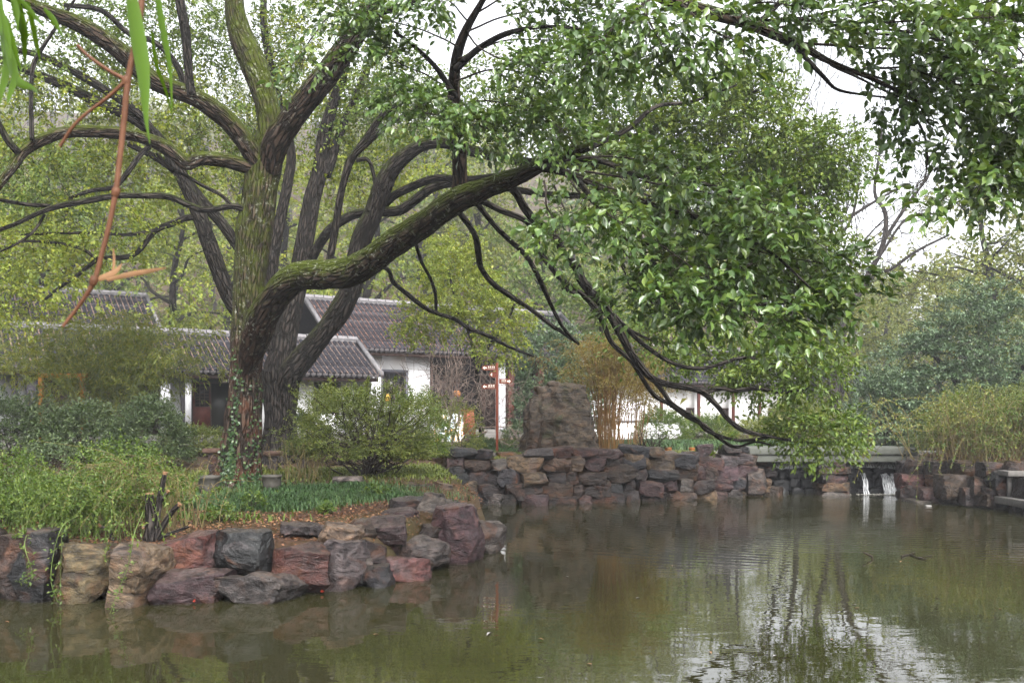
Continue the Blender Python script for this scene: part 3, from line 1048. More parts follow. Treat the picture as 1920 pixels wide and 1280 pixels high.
# stone landing stage at the right
ls = thing('landing_stage', 'grey timber landing stage with a raised rail at the pond edge', 'jetty', (P(1905, 0, 22.0)[0], 22.0, 0))
Lx = ls.location
xa = P(1884, 0, 22.5)[0]
box_part('deck_plank', M['granite'], ls, xa - Lx[0], xa + 2.5 - Lx[0], -3.2, 1.0, 0.16, 0.32, 0.01)
box_part('top_rail', M['granite'], ls, xa + 0.08 - Lx[0], xa + 2.5 - Lx[0], 0.5, 1.0, 0.80, 0.92, 0.01)
for k in range(5):
    box_part('baluster', M['granite'], ls, xa + 0.18 + k * 0.3 - Lx[0], xa + 0.27 + k * 0.3 - Lx[0], 0.68, 0.78, 0.32, 0.80)
box_part('pile', M['granite'], ls, xa + 0.5 - Lx[0], xa + 0.7 - Lx[0], -2.8, -2.6, -0.8, 0.16)
box_part('pile', M['granite'], ls, xa + 0.5 - Lx[0], xa + 0.7 - Lx[0], 0.3, 0.5, -0.8, 0.16)

# ------------------------------------------------------------------ buildings
ROT = math.radians(32)
UX, UY = math.cos(ROT), math.sin(ROT)


class Facade:
    """plan line of a facade through photo column px0 at distance D0; local x runs along it, local -y faces the pond"""

    def __init__(self, px0, D0):
        k = (px0 - 960) / FPX
        self.o = np.array([k * D0, D0])

    def s(self, px, y=0.0):
        ox, oy = self.o[0] - y * UY, self.o[1] + y * UX
        k = (px - 960) / FPX
        return (k * oy - ox) / (UX - k * UY)

    def z(self, px, py, y=0.0):
        s = self.s(px, y)
        D = self.o[1] + s * UY + y * UX
        return CZ - (py - HZ) / FPX * D


def tile_row_mesh(name, L, pitch, gutter):
    """one course of barrel tiles running down the slope (local y from 0 at the eave to L at the ridge) with its gutter beside it"""
    m = MB()
    n = int(L / 0.145)
    th = np.linspace(0, math.pi, 6)
    rj = random.Random(5)
    for k in range(n):
        y0, y1 = k * L / n, (k + 1.18) * L / n
        r0, r1 = 0.098, 0.076
        dz = rj.uniform(-0.006, 0.008)
        dx = rj.uniform(-0.006, 0.006)
        A = [(dx - math.cos(t) * r0, y0, 0.03 + dz + math.sin(t) * r0 * 0.95) for t in th]
        B = [(dx - math.cos(t) * r1, y1, 0.03 + dz + math.sin(t) * r1 * 0.72) for t in th]
        E = [(dx - math.cos(t) * r0 * 0.72, y0 + 0.002, 0.03 + dz + math.sin(t) * r0 * 0.66) for t in th]
        Fq = [(i, i + 1, 7 + i, 6 + i) for i in range(5)] + [(12 + i, 13 + i, i + 1, i) for i in range(5)]
        m.add(np.array(A + B + E), Fq, None, 0)
    # gutter with litter
    ns = n
    ys = np.linspace(0.0, L, ns)
    zz = np.array([rj.uniform(0.015, 0.045) for _ in ys])
    h = pitch / 2
    V = [(h - 0.026, y, z + 0.014) for y, z in zip(ys, zz)] + [(h, y, z + 0.022) for y, z in zip(ys, zz[::-1])] + [(h + 0.026, y, z + 0.014) for y, z in zip(ys, zz)]
    Fq = [(r_ * ns + i, (r_ + 1) * ns + i, (r_ + 1) * ns + i + 1, r_ * ns + i + 1) for r_ in range(2) for i in range(ns - 1)]
    m.add(V, Fq, None, 1)
    # drip tile at the eave
    V = [(h - 0.095, -0.012, 0.05), (h + 0.095, -0.012, 0.05), (h + 0.075, -0.022, -0.035), (h + 0.03, -0.03, -0.10), (h - 0.03, -0.03, -0.10), (h - 0.075, -0.022, -0.035)]
    m.add(V, [(5, 4, 3, 2, 1, 0)], None, 2)
    V2 = [(a, b + 0.018, c) for a, b, c in V]
    m.add(V2, [(0, 1, 2, 3, 4, 5)], None, 2)
    m.add(V + V2, [(i, (i + 1) % 6, 6 + (i + 1) % 6, 6 + i) for i in range(6)], None, 2)
    return m.build(name, [M['tile'], gutter, M['drip']], None, local=True)


def gable_roof(parent, s0, s1, y_e, z_e, y_r, z_r, gutter, pitch=0.23, back=True, verge=True, sag=0.0):
    """front slope of single tile rows, a plain back slope, ridge of single caps, verges, fascia"""
    run, rise = y_r - y_e, z_r - z_e
    L = math.hypot(run, rise)
    an = math.atan2(rise, run)
    roof = MB()
    t_ = 0.06
    V = [(s0, y_e, z_e - t_), (s1, y_e, z_e - t_), (s1, y_r, z_r - t_), (s0, y_r, z_r - t_), (s0, y_e, z_e), (s1, y_e, z_e), (s1, y_r, z_r), (s0, y_r, z_r)]
    Fq = [(3, 2, 1, 0), (4, 5, 6, 7), (0, 1, 5, 4), (1, 2, 6, 5), (3, 0, 4, 7)]
    if back:
        yb = y_r + run
        V += [(s0, yb, z_e - t_), (s1, yb, z_e - t_), (s0, yb, z_e), (s1, yb, z_e)]
        Fq += [(3, 8, 9, 2), (7, 6, 11, 10), (8, 10, 11, 9), (2, 9, 11, 6), (8, 3, 7, 10)]
    roof.add(V, [f for f in Fq])
    ro = roof.build('roof', M['tile'], parent, local=True)
    first = None
    n = int((s1 - s0) / pitch)
    rj = random.Random(int(s0 * 10))
    for k in range(n):
        x = s0 + pitch * (k + 0.5)
        loc = (x, y_e + 0.0, z_e + rj.uniform(-0.006, 0.006))
        if first is None:
            first = tile_row_mesh('tile_row', L, pitch, gutter)
            first.parent = ro
            first.location = loc
            first.rotation_euler = (an, 0, 0)
        else:
            copy_obj(first, ro, loc, (an, 0, rj.uniform(-0.004, 0.004)))
    # ridge caps
    capm = None
    cl = 0.42
    nc = int((s1 - s0) / cl)
    for k in range(nc):
        if capm is None:
            m = MB()
            th = np.linspace(0, math.pi, 7)
            A = [(0.01, -math.cos(t) * 0.13, math.sin(t) * 0.15) for t in th]
            B = [((s1 - s0) / nc - 0.02, -math.cos(t) * 0.12, math.sin(t) * 0.135) for t in th]
            m.add(np.array(A + B), [(i + 1, i, 7 + i, 8 + i) for i in range(6)] + [], None)
            m.add(np.array(A), [tuple(range(7))])
            m.add(np.array(B), [tuple(range(6, -1, -1))])
            m.box(0.0, (s1 - s0) / nc - 0.004, -0.10, 0.10, -0.16, 0.01)
            capm = m.build('ridge_cap', M['tile_pale'], None, local=True)
            capm.parent = ro
            capm.location = (s0, y_r, z_r + 0.12)
        else:
            copy_obj(capm, ro, (s0 + k * (s1 - s0) / nc, y_r, z_r + 0.12 + rj.uniform(-0.008, 0.008)))
    if verge:
        for sx in (s0, s1):
            m = MB()
            V = [(sx + dx, yy, zz) for dx in (-0.07, 0.07) for (yy, zz) in ((y_e - 0.03, z_e - 0.06), (y_r, z_r - 0.02), (y_r, z_r + 0.20), (y_e - 0.03, z_e + 0.14))]
            m.add(V, [(0, 1, 2, 3), (7, 6, 5, 4), (0, 3, 7, 4), (1, 0, 4, 5), (2, 1, 5, 6), (3, 2, 6, 7)])
            m.build('verge', M['tile_pale'], ro, local=True)
    box_part('fascia', M['dark_wood'], ro, s0 + 0.1, s1 - 0.1, y_e + 0.10, y_e + 0.17, z_e - 0.24, z_e - 0.075)
    return ro


def lattice_window(parent, s0, s1, z0, z1, y, frame, bars=3, fw=0.07, pane='glass', surround=None, nm='window'):
    w = box_part(nm, M['black_wood'], parent, s0, s1, y - 0.02, y + 0.02, z0, z1)
    box_part('pane', M[pane], w, s0 + fw, s1 - fw, y - 0.03, y - 0.022, z0 + fw, z1 - fw)
    m = MB()
    m.box(s0, s1, y - 0.07, y - 0.031, z0, z0 + fw)
    m.box(s0, s1, y - 0.07, y - 0.031, z1 - fw, z1)
    m.box(s0, s0 + fw, y - 0.068, y - 0.031, z0 + fw, z1 - fw)
    m.box(s1 - fw, s1, y - 0.068, y - 0.031, z0 + fw, z1 - fw)
    m.build('frame', frame, w, local=True)
    m = MB()
    n = bars
    for k in range(1, n):
        xx = s0 + fw + (s1 - s0 - 2 * fw) * k / n
        m.box(xx - 0.012, xx + 0.012, y - 0.055, y - 0.034, z0 + fw, z1 - fw)
    nv = max(2, int((z1 - z0) / (s1 - s0) * n))
    for k in range(1, nv):
        zz = z0 + fw + (z1 - z0 - 2 * fw) * k / nv
        m.box(s0 + fw, s1 - fw, y - 0.052, y - 0.037, zz - 0.012, zz + 0.012)
    m.build('lattice', frame, w, local=True)
    if surround:
        sw = 0.10
        m = MB()
        m.box(s0 - sw, s1 + sw, y - 0.10, y + 0.02, z0 - sw, z0 - 0.002)
        m.box(s0 - sw, s1 + sw, y - 0.10, y + 0.02, z1 + 0.002, z1 + sw)
        m.box(s0 - sw, s0 - 0.002, y - 0.098, y + 0.02, z0 - 0.002, z1 + 0.002)
        m.box(s1 + 0.002, s1 + sw, y - 0.098, y + 0.02, z0 - 0.002, z1 + 0.002)
        m.build('surround', surround, w, local=True)
    return w


# --- gallery along the left
FG = Facade(697, 38.0)          # eave line
gal = thing('gallery_building', 'long low white gallery with grey tiled roof behind the mossy tree', 'building', (FG.o[0], FG.o[1], 1.2), ROT)
GZ0 = -1.2


def gzl(px, py, y=0.0):
    return FG.z(px, py, y) - 1.2


ze = FG.z(500, 699) - 1.2
s_l, s_r = FG.s(-80), FG.s(716)
yr = 2.4
zr = FG.z(600, 640, yr) - 1.2
gable_roof(gal, s_l, s_r, 0.0, ze, yr, zr, M['gutter'])
wy = 1.05
box_part('plinth', M['granite'], gal, s_l + 0.2, s_r - 0.1, 0.35, 4.6, -0.5, 0.33)
ztop = ze + 0.30


def gwall(pa, pb, mat='white', za=0.334, zb_=None):
    return box_part('wall', M[mat], gal, FG.s(pa, wy), FG.s(pb, wy), wy, wy + 0.16, za, zb_ or ztop)


gwall(-70, 26, 'grey_wash')
gwall(33, 50, 'grey_wash')
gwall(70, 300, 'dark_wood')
gwall(300, 350, 'grey_wash')
gwall(430, 588)
gwall(637, 714)
zw0, zw1 = gzl(612, 775, wy), gzl(612, 716, wy)
box_part('wall', M['white'], gal, FG.s(588, wy), FG.s(637, wy), wy, wy + 0.16, 0.334, zw0)
box_part('wall', M['white'], gal, FG.s(588, wy), FG.s(637, wy), wy, wy + 0.16, zw1, ztop)
lattice_window(gal, FG.s(588, wy) + 0.01, (FG.s(588, wy) + FG.s(637, wy)) / 2 - 0.01, zw0, zw1, wy + 0.05, M['dark_wood'], 3)
lattice_window(gal, (FG.s(588, wy) + FG.s(637, wy)) / 2 + 0.01, FG.s(637, wy) - 0.01, zw0, zw1, wy + 0.05, M['dark_wood'], 3)
box_part('wall', M['black_wood'], gal, FG.s(350, wy), FG.s(430, wy), wy + 0.9, wy + 1.0, 0.334, ztop)
# door and glazed bay
dz1 = gzl(380, 716, wy)
d = box_part('door', M['red_wood'], gal, FG.s(362, wy), FG.s(395, wy), wy + 0.02, wy + 0.07, 0.36, dz1)
zs_ = gzl(380, 762, wy)
m = MB()
xa, xb = FG.s(366, wy), FG.s(392, wy)
m.box(xa, xb, wy + 0.005, wy + 0.019, zs_, dz1 - 0.08)
m.build('pane', M['glass'], d, local=True)
m = MB()
for k in range(4):
    xx = xa + (xb - xa) * k / 3
    m.box(xx - 0.014, xx + 0.014, wy - 0.012, wy + 0.004, zs_, dz1 - 0.08)
for k in range(8):
    zz = zs_ + (dz1 - 0.08 - zs_) * k / 7
    m.box(xa, xb, wy - 0.008, wy + 0.0, zz - 0.012, zz + 0.012)
m.build('lattice', M['dark_wood'], d, local=True)
w = box_part('window', M['dark_wood'], gal, FG.s(396, wy), FG.s(430, wy), wy + 0.05, wy + 0.09, 0.36, dz1)
box_part('pane', M['glass'], w, FG.s(397.5, wy), FG.s(430, wy), wy + 0.03, wy + 0.049, 0.40, dz1 - 0.04)
for px, mat, r_ in ((28, 'black_wood', 0.09), (60, 'black_wood', 0.17), (309, 'grey_wash', 0.15), (343, 'black_wood', 0.08), (352, 'grey_wash', 0.10), (689, 'dark_wood', 0.075), (500, 'dark_wood', 0.08), (200, 'dark_wood', 0.08)):
    s = FG.s(px, 0.5)
    m = MB()
    tube(m, [(s, 0.5, 0.33), (s, 0.5, ze - 0.02)], [r_, r_ * 0.96], 12) if r_ < 0.1 else m.box(s - r_, s + r_, 0.5 - r_, 0.5 + r_, 0.33, ze - 0.02)
    m.build('column', M[mat], gal, local=True)
box_part('beam', M['black_wood'], gal, s_l + 0.2, s_r - 0.2, 0.42, 0.58, ze - 0.20, ze + 0.02)
for sx in (s_r - 0.35,):
    m = MB()
    V = [(sx, 0.55, 0.33), (sx, 4.2, 0.33), (sx, 4.2, ze + 0.2), (sx, yr, zr - 0.15), (sx, 0.55, ze + 0.2)]
    V += [(sx + 0.15, b, c) for a, b, c in V]
    m.add(V, [(0, 1, 2, 3, 4), (9, 8, 7, 6, 5)])
    m.build('gable_wall', M['white'], gal, local=True)

# yellow painted frame in front of the gallery
fr = thing('painted_frame', 'weathered orange post and crossbar standing behind the bamboo', 'frame', (*P(120, 0, 27.5)[:2], gz(*P(120, 0, 27.5)[:2])))
zc = P(0, 704, 27.5)[2] - fr.location[2]
xa, xb, xc = (P(q, 0, 27.5)[0] - fr.location[0] for q in (73, 164, 155))
box_part('crossbar', M['orange'], fr, xa, xb, -0.07, 0.07, zc - 0.06, zc + 0.06, 0.01)
box_part('post', M['orange'], fr, xc - 0.06, xc + 0.06, -0.06, 0.06, -0.1, zc - 0.06, 0.01)
box_part('post', M['orange'], fr, xa, xa + 0.12, -0.06, 0.06, -0.1, zc - 0.06, 0.01)

# --- main hall
FM = Facade(715, 41.5)
hall = thing('hall_building', 'white walled hall with steep grey tile roof and dark open entrance', 'building', (FM.o[0], FM.o[1], 1.2), ROT)


def mz(px, py, y=0.0):
    return FM.z(px, py, y) - 1.2


ze = mz(850, 661)
yr = 3.5
zr = mz(720, 572, yr)
s0, s1 = FM.s(628), FM.s(1130)
gable_roof(hall, s0, s1, 0.0, ze, yr, zr, M['gutter_red'])
zfl = 0.42
box_part('plinth', M['granite'], hall, s0 + 0.3, s1 - 0.3, 0.45, 6.4, -0.4, zfl)
wy = 0.95
# steps
sx0, sx1 = FM.s(895, -0.6), FM.s(958, -0.6)
for k in range(3):
    box_part('step', M['granite'], hall, sx0, sx1, 0.449 - 0.32 * (3 - k), 0.448 - 0.32 * (2 - k), -0.3, zfl * (k + 1) / 4 + 0.02, 0.01)
sL, sD = FM.s(812, wy), FM.s(1100, wy)
wz0, wz1 = mz(740, 757, wy), mz(740, 697, wy)
ws0, ws1 = FM.s(717, wy), FM.s(761, wy)
zt_ = ze + 0.5
for (a, b, c, d_) in ((s0 + 0.4, ws0, zfl, zt_), (ws1, sL, zfl, zt_), (ws0, ws1, zfl, wz0), (ws0, ws1, wz1, zt_)):
    box_part('wall', M['white'], hall, a, b, wy, wy + 0.2, c + 0.002, d_)
w = lattice_window(hall, ws0 + 0.005, ws1 - 0.005, wz0 + 0.005, wz1 - 0.005, wy + 0.06, M['black_wood'], 4, 0.09, 'glass', M['win_stone'])
m = MB()
a = FM.s(718, wy) + 0.12
m.box(a, a + 0.22, wy + 0.010, wy + 0.028, wz0 + 0.12, wz0 + 0.42)
m.build('amber_paper', M['amber'], w, local=True)  # small sheet of plain amber colour low in the window
# recessed dark entrance
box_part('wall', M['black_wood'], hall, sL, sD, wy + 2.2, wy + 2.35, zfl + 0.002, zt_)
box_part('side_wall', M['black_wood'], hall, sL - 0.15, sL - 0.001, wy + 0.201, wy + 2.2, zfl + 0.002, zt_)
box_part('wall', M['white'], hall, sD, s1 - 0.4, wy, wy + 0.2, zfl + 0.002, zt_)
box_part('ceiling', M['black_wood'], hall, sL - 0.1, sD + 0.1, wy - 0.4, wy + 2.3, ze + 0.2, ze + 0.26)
box_part('lintel', M['black_wood'], hall, sL, sD, wy - 0.1, wy + 0.1, mz(900, 692, wy), ze + 0.19)
for pa, pb, y_, mat in ((815, 838, 0.9, 'black_wood'), (842, 866, 0.9, 'black_wood'), (898, 912, 0.9, 'dark_wood'), (913, 932, 1.5, 'dark_wood'), (968, 986, 0.9, 'black_wood'), (988, 1006, 0.9, 'black_wood')):
    a, b = FM.s(pa, wy + y_), FM.s(pb, wy + y_)
    dd = box_part('door', M[mat], hall, a, b, wy + y_, wy + y_ + 0.06, zfl + 0.004, mz(900, 700, wy))
    m = MB()
    z0_, z1_ = zfl + 1.0, mz(900, 704, wy)
    for k in range(1, 4):
        xx = a + (b - a) * k / 4
        m.box(xx - 0.012, xx + 0.012, wy + y_ - 0.02, wy + y_ - 0.001, z0_, z1_)
    for k in range(6):
        zz = z0_ + (z1_ - z0_) * k / 5
        m.box(a + 0.04, b - 0.04, wy + y_ - 0.018, wy + y_ - 0.003, zz - 0.014, zz + 0.014)
    m.build('lattice', M['red_wood'], dd, local=True)
for pa, pb, mat, y_ in ((936, 948, 'grey_wash', 0.5), (954, 964, 'red_wood', 0.7), (1010, 1020, 'red_wood', 0.5), (808, 812, 'dark_wood', 0.55)):
    a, b = FM.s(pa, y_), FM.s(pb, y_)
    box_part('column', M[mat], hall, a, b, y_, y_ + (b - a), zfl + 0.002, ze + 0.05, 0.01)
# stall and board in front of the hall
sp = P(838, 0, 38.6)
st = thing('stall_counter', 'stall counter wrapped in a bright blue and orange print by the hall entrance', 'counter', (sp[0], sp[1], gz(sp[0], sp[1])), ROT)
zc = P(0, 772, 38.6)[2] - st.location[2]
hw = (866 - 812) / FPX * 38.6 / 2
box_part('counter_body', M['print'], st, -hw, hw, -0.3, 0.3, -0.02, zc - 0.045, 0.01)
box_part('counter_top', M['pale_stone'], st, -hw - 0.03, hw + 0.03, -0.33, 0.33, zc - 0.044, zc)
bx = thing('box', 'small pale box on the printed stall counter', 'box', (sp[0] - 0.05, sp[1] - 0.06, st.location[2] + zc), ROT)
box_part('box_body', M['grey_wash'], bx, -0.08, 0.08, -0.08, 0.08, 0.0, 0.09, 0.008)
sp = P(877, 0, 38.9)
rb = thing('notice_board', 'plain red brown upright board beside the printed stall counter', 'board', (sp[0], sp[1], gz(sp[0], sp[1])), ROT * 0.4)
zc = P(0, 768, 38.9)[2] - rb.location[2]
m = MB()
h0, h1 = 0.31, 0.255
V = [(-h0, -0.02, 0.28), (h0, -0.02, 0.28), (h1, 0.1, zc), (-h1, 0.1, zc), (-h0, 0.03, 0.28), (h0, 0.03, 0.28), (h1, 0.15, zc), (-h1, 0.15, zc)]
m.add(V, [(0, 1, 2, 3), (7, 6, 5, 4), (0, 3, 7, 4), (1, 5, 6, 2), (3, 2, 6, 7), (0, 4, 5, 1)])
m.build('board_face', M['red_box'], rb, local=True)
for sx in (-1, 1):
    box_part('leg', M['dark_wood'], rb, sx * 0.24 - 0.025, sx * 0.24 + 0.025, 0.04, 0.09, -0.05, 0.6)
lan = thing('lantern', 'small round orange lantern hanging in the dark hall entrance', 'lantern', (*P(857, 0, 42.0)[:2], P(0, 738, 42.0)[2]))
m = MB()
zs = np.linspace(-0.13, 0.13, 7)
tube(m, np.stack([zs * 0, zs * 0, zs], -1), 0.16 * np.sqrt(np.maximum(1 - (zs / 0.16) ** 2, 0.02)), 12)
m.build('shade', M['terracotta'], lan, smooth=True, local=True)
m = MB()
tube(m, [(0, 0, 0.13), (0, 0, 1.62)], [0.006, 0.006], 5)
m.build('cord', M['dark_wood'], lan, local=True)

# --- right wing and far pavilion, hall behind the left gallery
FR = Facade(1190, 47.0)
rw = thing('wing_building', 'low white wing with grey tile roof half hidden by the drooping branches', 'building', (FR.o[0], FR.o[1], 1.25), ROT)
ze = FR.z(1280, 716) - 1.25
zr = FR.z(1250, 655, 2.6) - 1.25
s0, s1 = FR.s(1120), FR.s(1500)
gable_roof(rw, s0, s1, 0.0, ze, 2.6, zr, M['gutter_red'], 0.25)
box_part('plinth', M['granite'], rw, s0 + 0.3, s1 - 0.3, 0.35, 4.8, -0.4, 0.3)
wy = 0.9
wz0, wz1 = FR.z(1292, 792, wy) - 1.25, FR.z(1292, 764, wy) - 1.25
wins = [(FR.s(1286, wy), FR.s(1302, wy)), (FR.s(1352, wy), FR.s(1366, wy)), (FR.s(1440, wy), FR.s(1466, wy))]
prev = s0 + 0.4
for a, b in wins:
    box_part('wall', M['white'], rw, prev, a, wy, wy + 0.2, 0.302, ze + 0.4)
    box_part('wall', M['white'], rw, a, b, wy, wy + 0.2, 0.302, wz0)
    box_part('wall', M['white'], rw, a, b, wy, wy + 0.2, wz1, ze + 0.4)
    lattice_window(rw, a + 0.005, b - 0.005, wz0 + 0.005, wz1 - 0.005, wy + 0.05, M['dark_wood'], 3)
    prev = b
box_part('wall', M['white'], rw, prev, s1 - 0.4, wy, wy + 0.2, 0.302, ze + 0.4)
for px in (1240, 1310, 1375, 1424, 1478):
    s = FR.s(px, 0.45)
    m = MB()
    tube(m, [(s, 0.45, 0.3), (s, 0.45, ze)], [0.09, 0.085], 10)
    m.build('column', M['red_wood'], rw, local=True)
gw = thing('garden_wall', 'bright low white garden wall behind the dry bamboo', 'wall', (*P(1180, 0, 42.5)[:2], gz(*P(1180, 0, 42.5)[:2])), math.radians(8))
zt = P(0, 790, 42.5)[2] - gw.location[2]
box_part('wall_body', M['white'], gw, -2.6, 2.4, -0.1, 0.1, -0.2, zt - 0.03)
box_part('coping', M['tile_pale'], gw, -2.65, 2.45, -0.16, 0.16, zt - 0.028, zt + 0.05)

FP = Facade(1500, 66.0)
pv = thing('pavilion', 'distant pavilion with pale columns fading into the mist', 'building', (FP.o[0], FP.o[1], gz(*FP.o)), 0.15)
zb_ = pv.location[2]
k = 66 / FPX
x1 = 150 * k
ze = P(0, 728, 66)[2] - zb_
rf = MB()
rf.add([(-1.0, -1.2, ze), (x1, -1.2, ze), (x1, 2.4, ze + 1.9), (-1.0, 2.4, ze + 1.9), (-1.0, 6, ze), (x1, 6, ze), (-1.0, -1.2, ze - 0.12), (x1, -1.2, ze - 0.12), (x1, 6, ze - 0.12), (-1.0, 6, ze - 0.12)],
       [(0, 1, 2, 3), (3, 2, 5, 4), (6, 7, 1, 0), (9, 8, 7, 6), (4, 5, 8, 9)])
rf.add([(x1, -1.2, ze), (x1, 6, ze), (x1, 2.4, ze + 1.9), (-1.0, -1.2, ze), (-1.0, 2.4, ze + 1.9), (-1.0, 6, ze)], [(0, 1, 2), (3, 4, 5)])
ro = rf.build('roof', M['tile'], pv, local=True)
for j in range(22):
    xx = -1.0 + (x1 + 1.0) * (j + 0.5) / 22
    m = MB()
    tube(m, [(xx, -1.2, ze + 0.03), (xx, 2.4, ze + 1.93)], [0.08, 0.08], 6)
    m.build('tile_row', M['tile'], ro, local=True)
box_part('wall', M['black_wood'], pv, 0, x1 - 0.5, 2.0, 2.2, 0.0, ze)
for j in range(6):
    xx = 0.2 + j * (x1 - 0.8) / 5
    box_part('column', M['grey_wash'], pv, xx - 0.16, xx + 0.16, -0.3, 0.02, -0.3, ze - 0.12)
box_part('plinth', M['granite'], pv, -0.6, x1 + 0.2, -0.6, 5.2, -1.5, 0.0)

FL = Facade(0, 44.0)
rh = thing('rear_hall', 'tall rear hall whose pale ridge shows over the left bamboo', 'building', (FL.o[0], FL.o[1], 1.3), ROT)
ze = FL.z(60, 606) - 1.3
zr = FL.z(60, 545, 3.0) - 1.3
gable_roof(rh, FL.s(-120), FL.s(300), 0.0, ze, 3.0, zr, M['gutter'], 0.25)
box_part('wall', M['white'], rh, FL.s(-115), FL.s(295), 0.9, 5.1, -0.2, ze + 0.55)

# ------------------------------------------------------------------ sign post
D = 27.6
base = P(932, 845, D)
sg = thing('signpost', 'slim rust red signpost with four arrow boards near the steps', 'signpost', (base[0], D, gz(base[0], D)))
zt = P(0, 681, D)[2] - sg.location[2]
box_part('post', M['sign_red'], sg, -0.035, 0.035, -0.035, 0.035, -0.1, zt, 0.004)
box_part('post_cap', M['wood_cut'], sg, -0.04, 0.04, -0.04, 0.04, zt + 0.001, zt + 0.02)


def sign_board(xa, xb, ya, yb, left, glyphs):
    x0_, x1_ = (P(q, 0, D)[0] - base[0] for q in (xa, xb))
    z1_, z0_ = (P(0, q, D)[2] - sg.location[2] for q in (ya, yb))
    zc_ = (z0_ + z1_) / 2
    tip = 0.06
    if left:
        poly = [(x0_ + tip, z0_), (x1_, z0_), (x1_, z1_), (x0_ + tip, z1_), (x0_, zc_ + 0.02), (x0_, zc_ - 0.02)]
    else:
        poly = [(x0_, z0_), (x1_ - tip, z0_), (x1_, zc_ - 0.02), (x1_, zc_ + 0.02), (x1_ - tip, z1_), (x0_, z1_)]
    m = MB()
    n_ = len(poly)
    m.add([(a, -0.012, b) for a, b in poly] + [(a, 0.012, b) for a, b in poly], [tuple(range(n_)), tuple(range(2 * n_ - 1, n_ - 1, -1))])
    m.add([(a, -0.012, b) for a, b in poly] + [(a, 0.012, b) for a, b in poly], [(i, n_ + i, n_ + (i + 1) % n_, (i + 1) % n_) for i in range(n_)])
    bd = m.build('arrow_board', M['sign_red'], sg, local=True)
    # white arrow, rows of small characters and a fine line of letters
    m = MB()
    hgt = z1_ - z0_
    sgn = -1 if left else 1
    ax = (x0_ + tip + 0.02) if left else (x1_ - tip - 0.02)
    y = -0.016
    a_ = [(ax + sgn * 0.045, zc_), (ax - sgn * 0.005, zc_ + 0.05), (ax - sgn * 0.005, zc_ - 0.05)]
    m.add([(q, y, r_) for q, r_ in a_], [(0, 1, 2)])
    if abs(x1_ - x0_) > 0.3:
        m.add([(ax - sgn * 0.005, y, zc_ - 0.018), (ax - sgn * 0.06, y, zc_ - 0.018), (ax - sgn * 0.06, y, zc_ + 0.018), (ax - sgn * 0.005, y, zc_ + 0.018)], [(0, 1, 2, 3)])
    m.build('arrow', M['sign_white'], bd, local=True)
    m = MB()
    ga, gb = (ax + 0.09, x1_ - 0.04) if left else (x0_ + 0.06, ax - 0.09)
    rr = random.Random(int(xa * 7 + ya))
    cw = (gb - ga) / max(glyphs, 1)
    for k in range(glyphs):
        cx_, cz_ = ga + cw * (k + 0.5), zc_ + hgt * 0.16
        s = min(cw, 0.085) * 0.42
        for q in range(3):
            zz = cz_ + s * (q - 1) * 0.8
            m.box(cx_ - s * rr.uniform(0.6, 1), cx_ + s * rr.uniform(0.6, 1), y, y + 0.002, zz - 0.0055, zz + 0.0055)
        xx = cx_ + s * rr.uniform(-0.4, 0.4)
        m.box(xx - 0.006, xx + 0.006, y - 0.001, y + 0.0015, cz_ - s, cz_ + s)
    nl = max(2, glyphs * 2)
    for k in range(nl):
        xx = ga + (gb - ga) * k / nl
        m.box(xx, xx + (gb - ga) / nl * 0.75, y, y + 0.002, zc_ - hgt * 0.22, zc_ - hgt * 0.13)
    m.build('lettering', M['sign_white'], bd, local=True)


sign_board(903, 931, 685, 694, True, 4)
sign_board(917, 931, 697, 707, True, 1)
sign_board(936, 960, 710, 719, False, 3)
sign_board(903, 931, 720, 729, True, 3)


# ------------------------------------------------------------------ pots and stone seats
def lathe(m, prof, c, sides=20):
    prof = np.array(prof, float)
    th = np.linspace(0, 2 * np.pi, sides, endpoint=False)
    V = np.stack([c[0] + prof[:, 0, None] * np.cos(th), c[1] + prof[:, 0, None] * np.sin(th), c[2] + np.repeat(prof[:, 1, None], sides, 1)], -1).reshape(-1, 3)
    n_ = len(prof)
    Fq = [(i * sides + j, i * sides + (j + 1) % sides, (i + 1) * sides + (j + 1) % sides, (i + 1) * sides + j) for i in range(n_ - 1) for j in range(sides)]
    m.add(V, Fq)


def pot(px, py, D, w, h, label, mat, name='plant_pot'):
    c = P(px, py, D)
    t = thing(name, label, 'pot', (c[0], D, gz(c[0], D)))
    r = w / FPX * D / 2
    hh = h / FPX * D
    m = MB()
    lathe(m, [(0.001, 0), (r * 0.78, 0), (r * 0.95, hh * 0.55), (r * 0.97, hh * 0.86), (r * 1.04, hh * 0.88), (r * 1.04, hh), (r * 0.9, hh), (r * 0.88, hh * 0.85)], (0, 0, -0.03))
    m.build('pot_body', mat, t, smooth=False, local=True)
    m = MB()
    lathe(m, [(0.001, hh * 0.88), (r * 0.9, hh * 0.87)], (0, 0, -0.03))
    m.build('potting_soil', M['soil'], t, local=True)
    return t


pot(510, 900, 18.2, 36, 34, 'round grey stone pot at the foot of the mossy tree on its pond side', M['pot'])
pot(392, 912, 17.6, 40, 42, 'square shouldered dark stone pot left of the mossy trunk among weeds', M['pot'])
pot(1253, 858, 27.6, 13, 12, 'small terracotta pot on the far wall beside the twiggy stump', M['terracotta'])
pot(1297, 858, 27.9, 12, 11, 'small terracotta pot on the far wall farther from the twiggy stump', M['terracotta'])


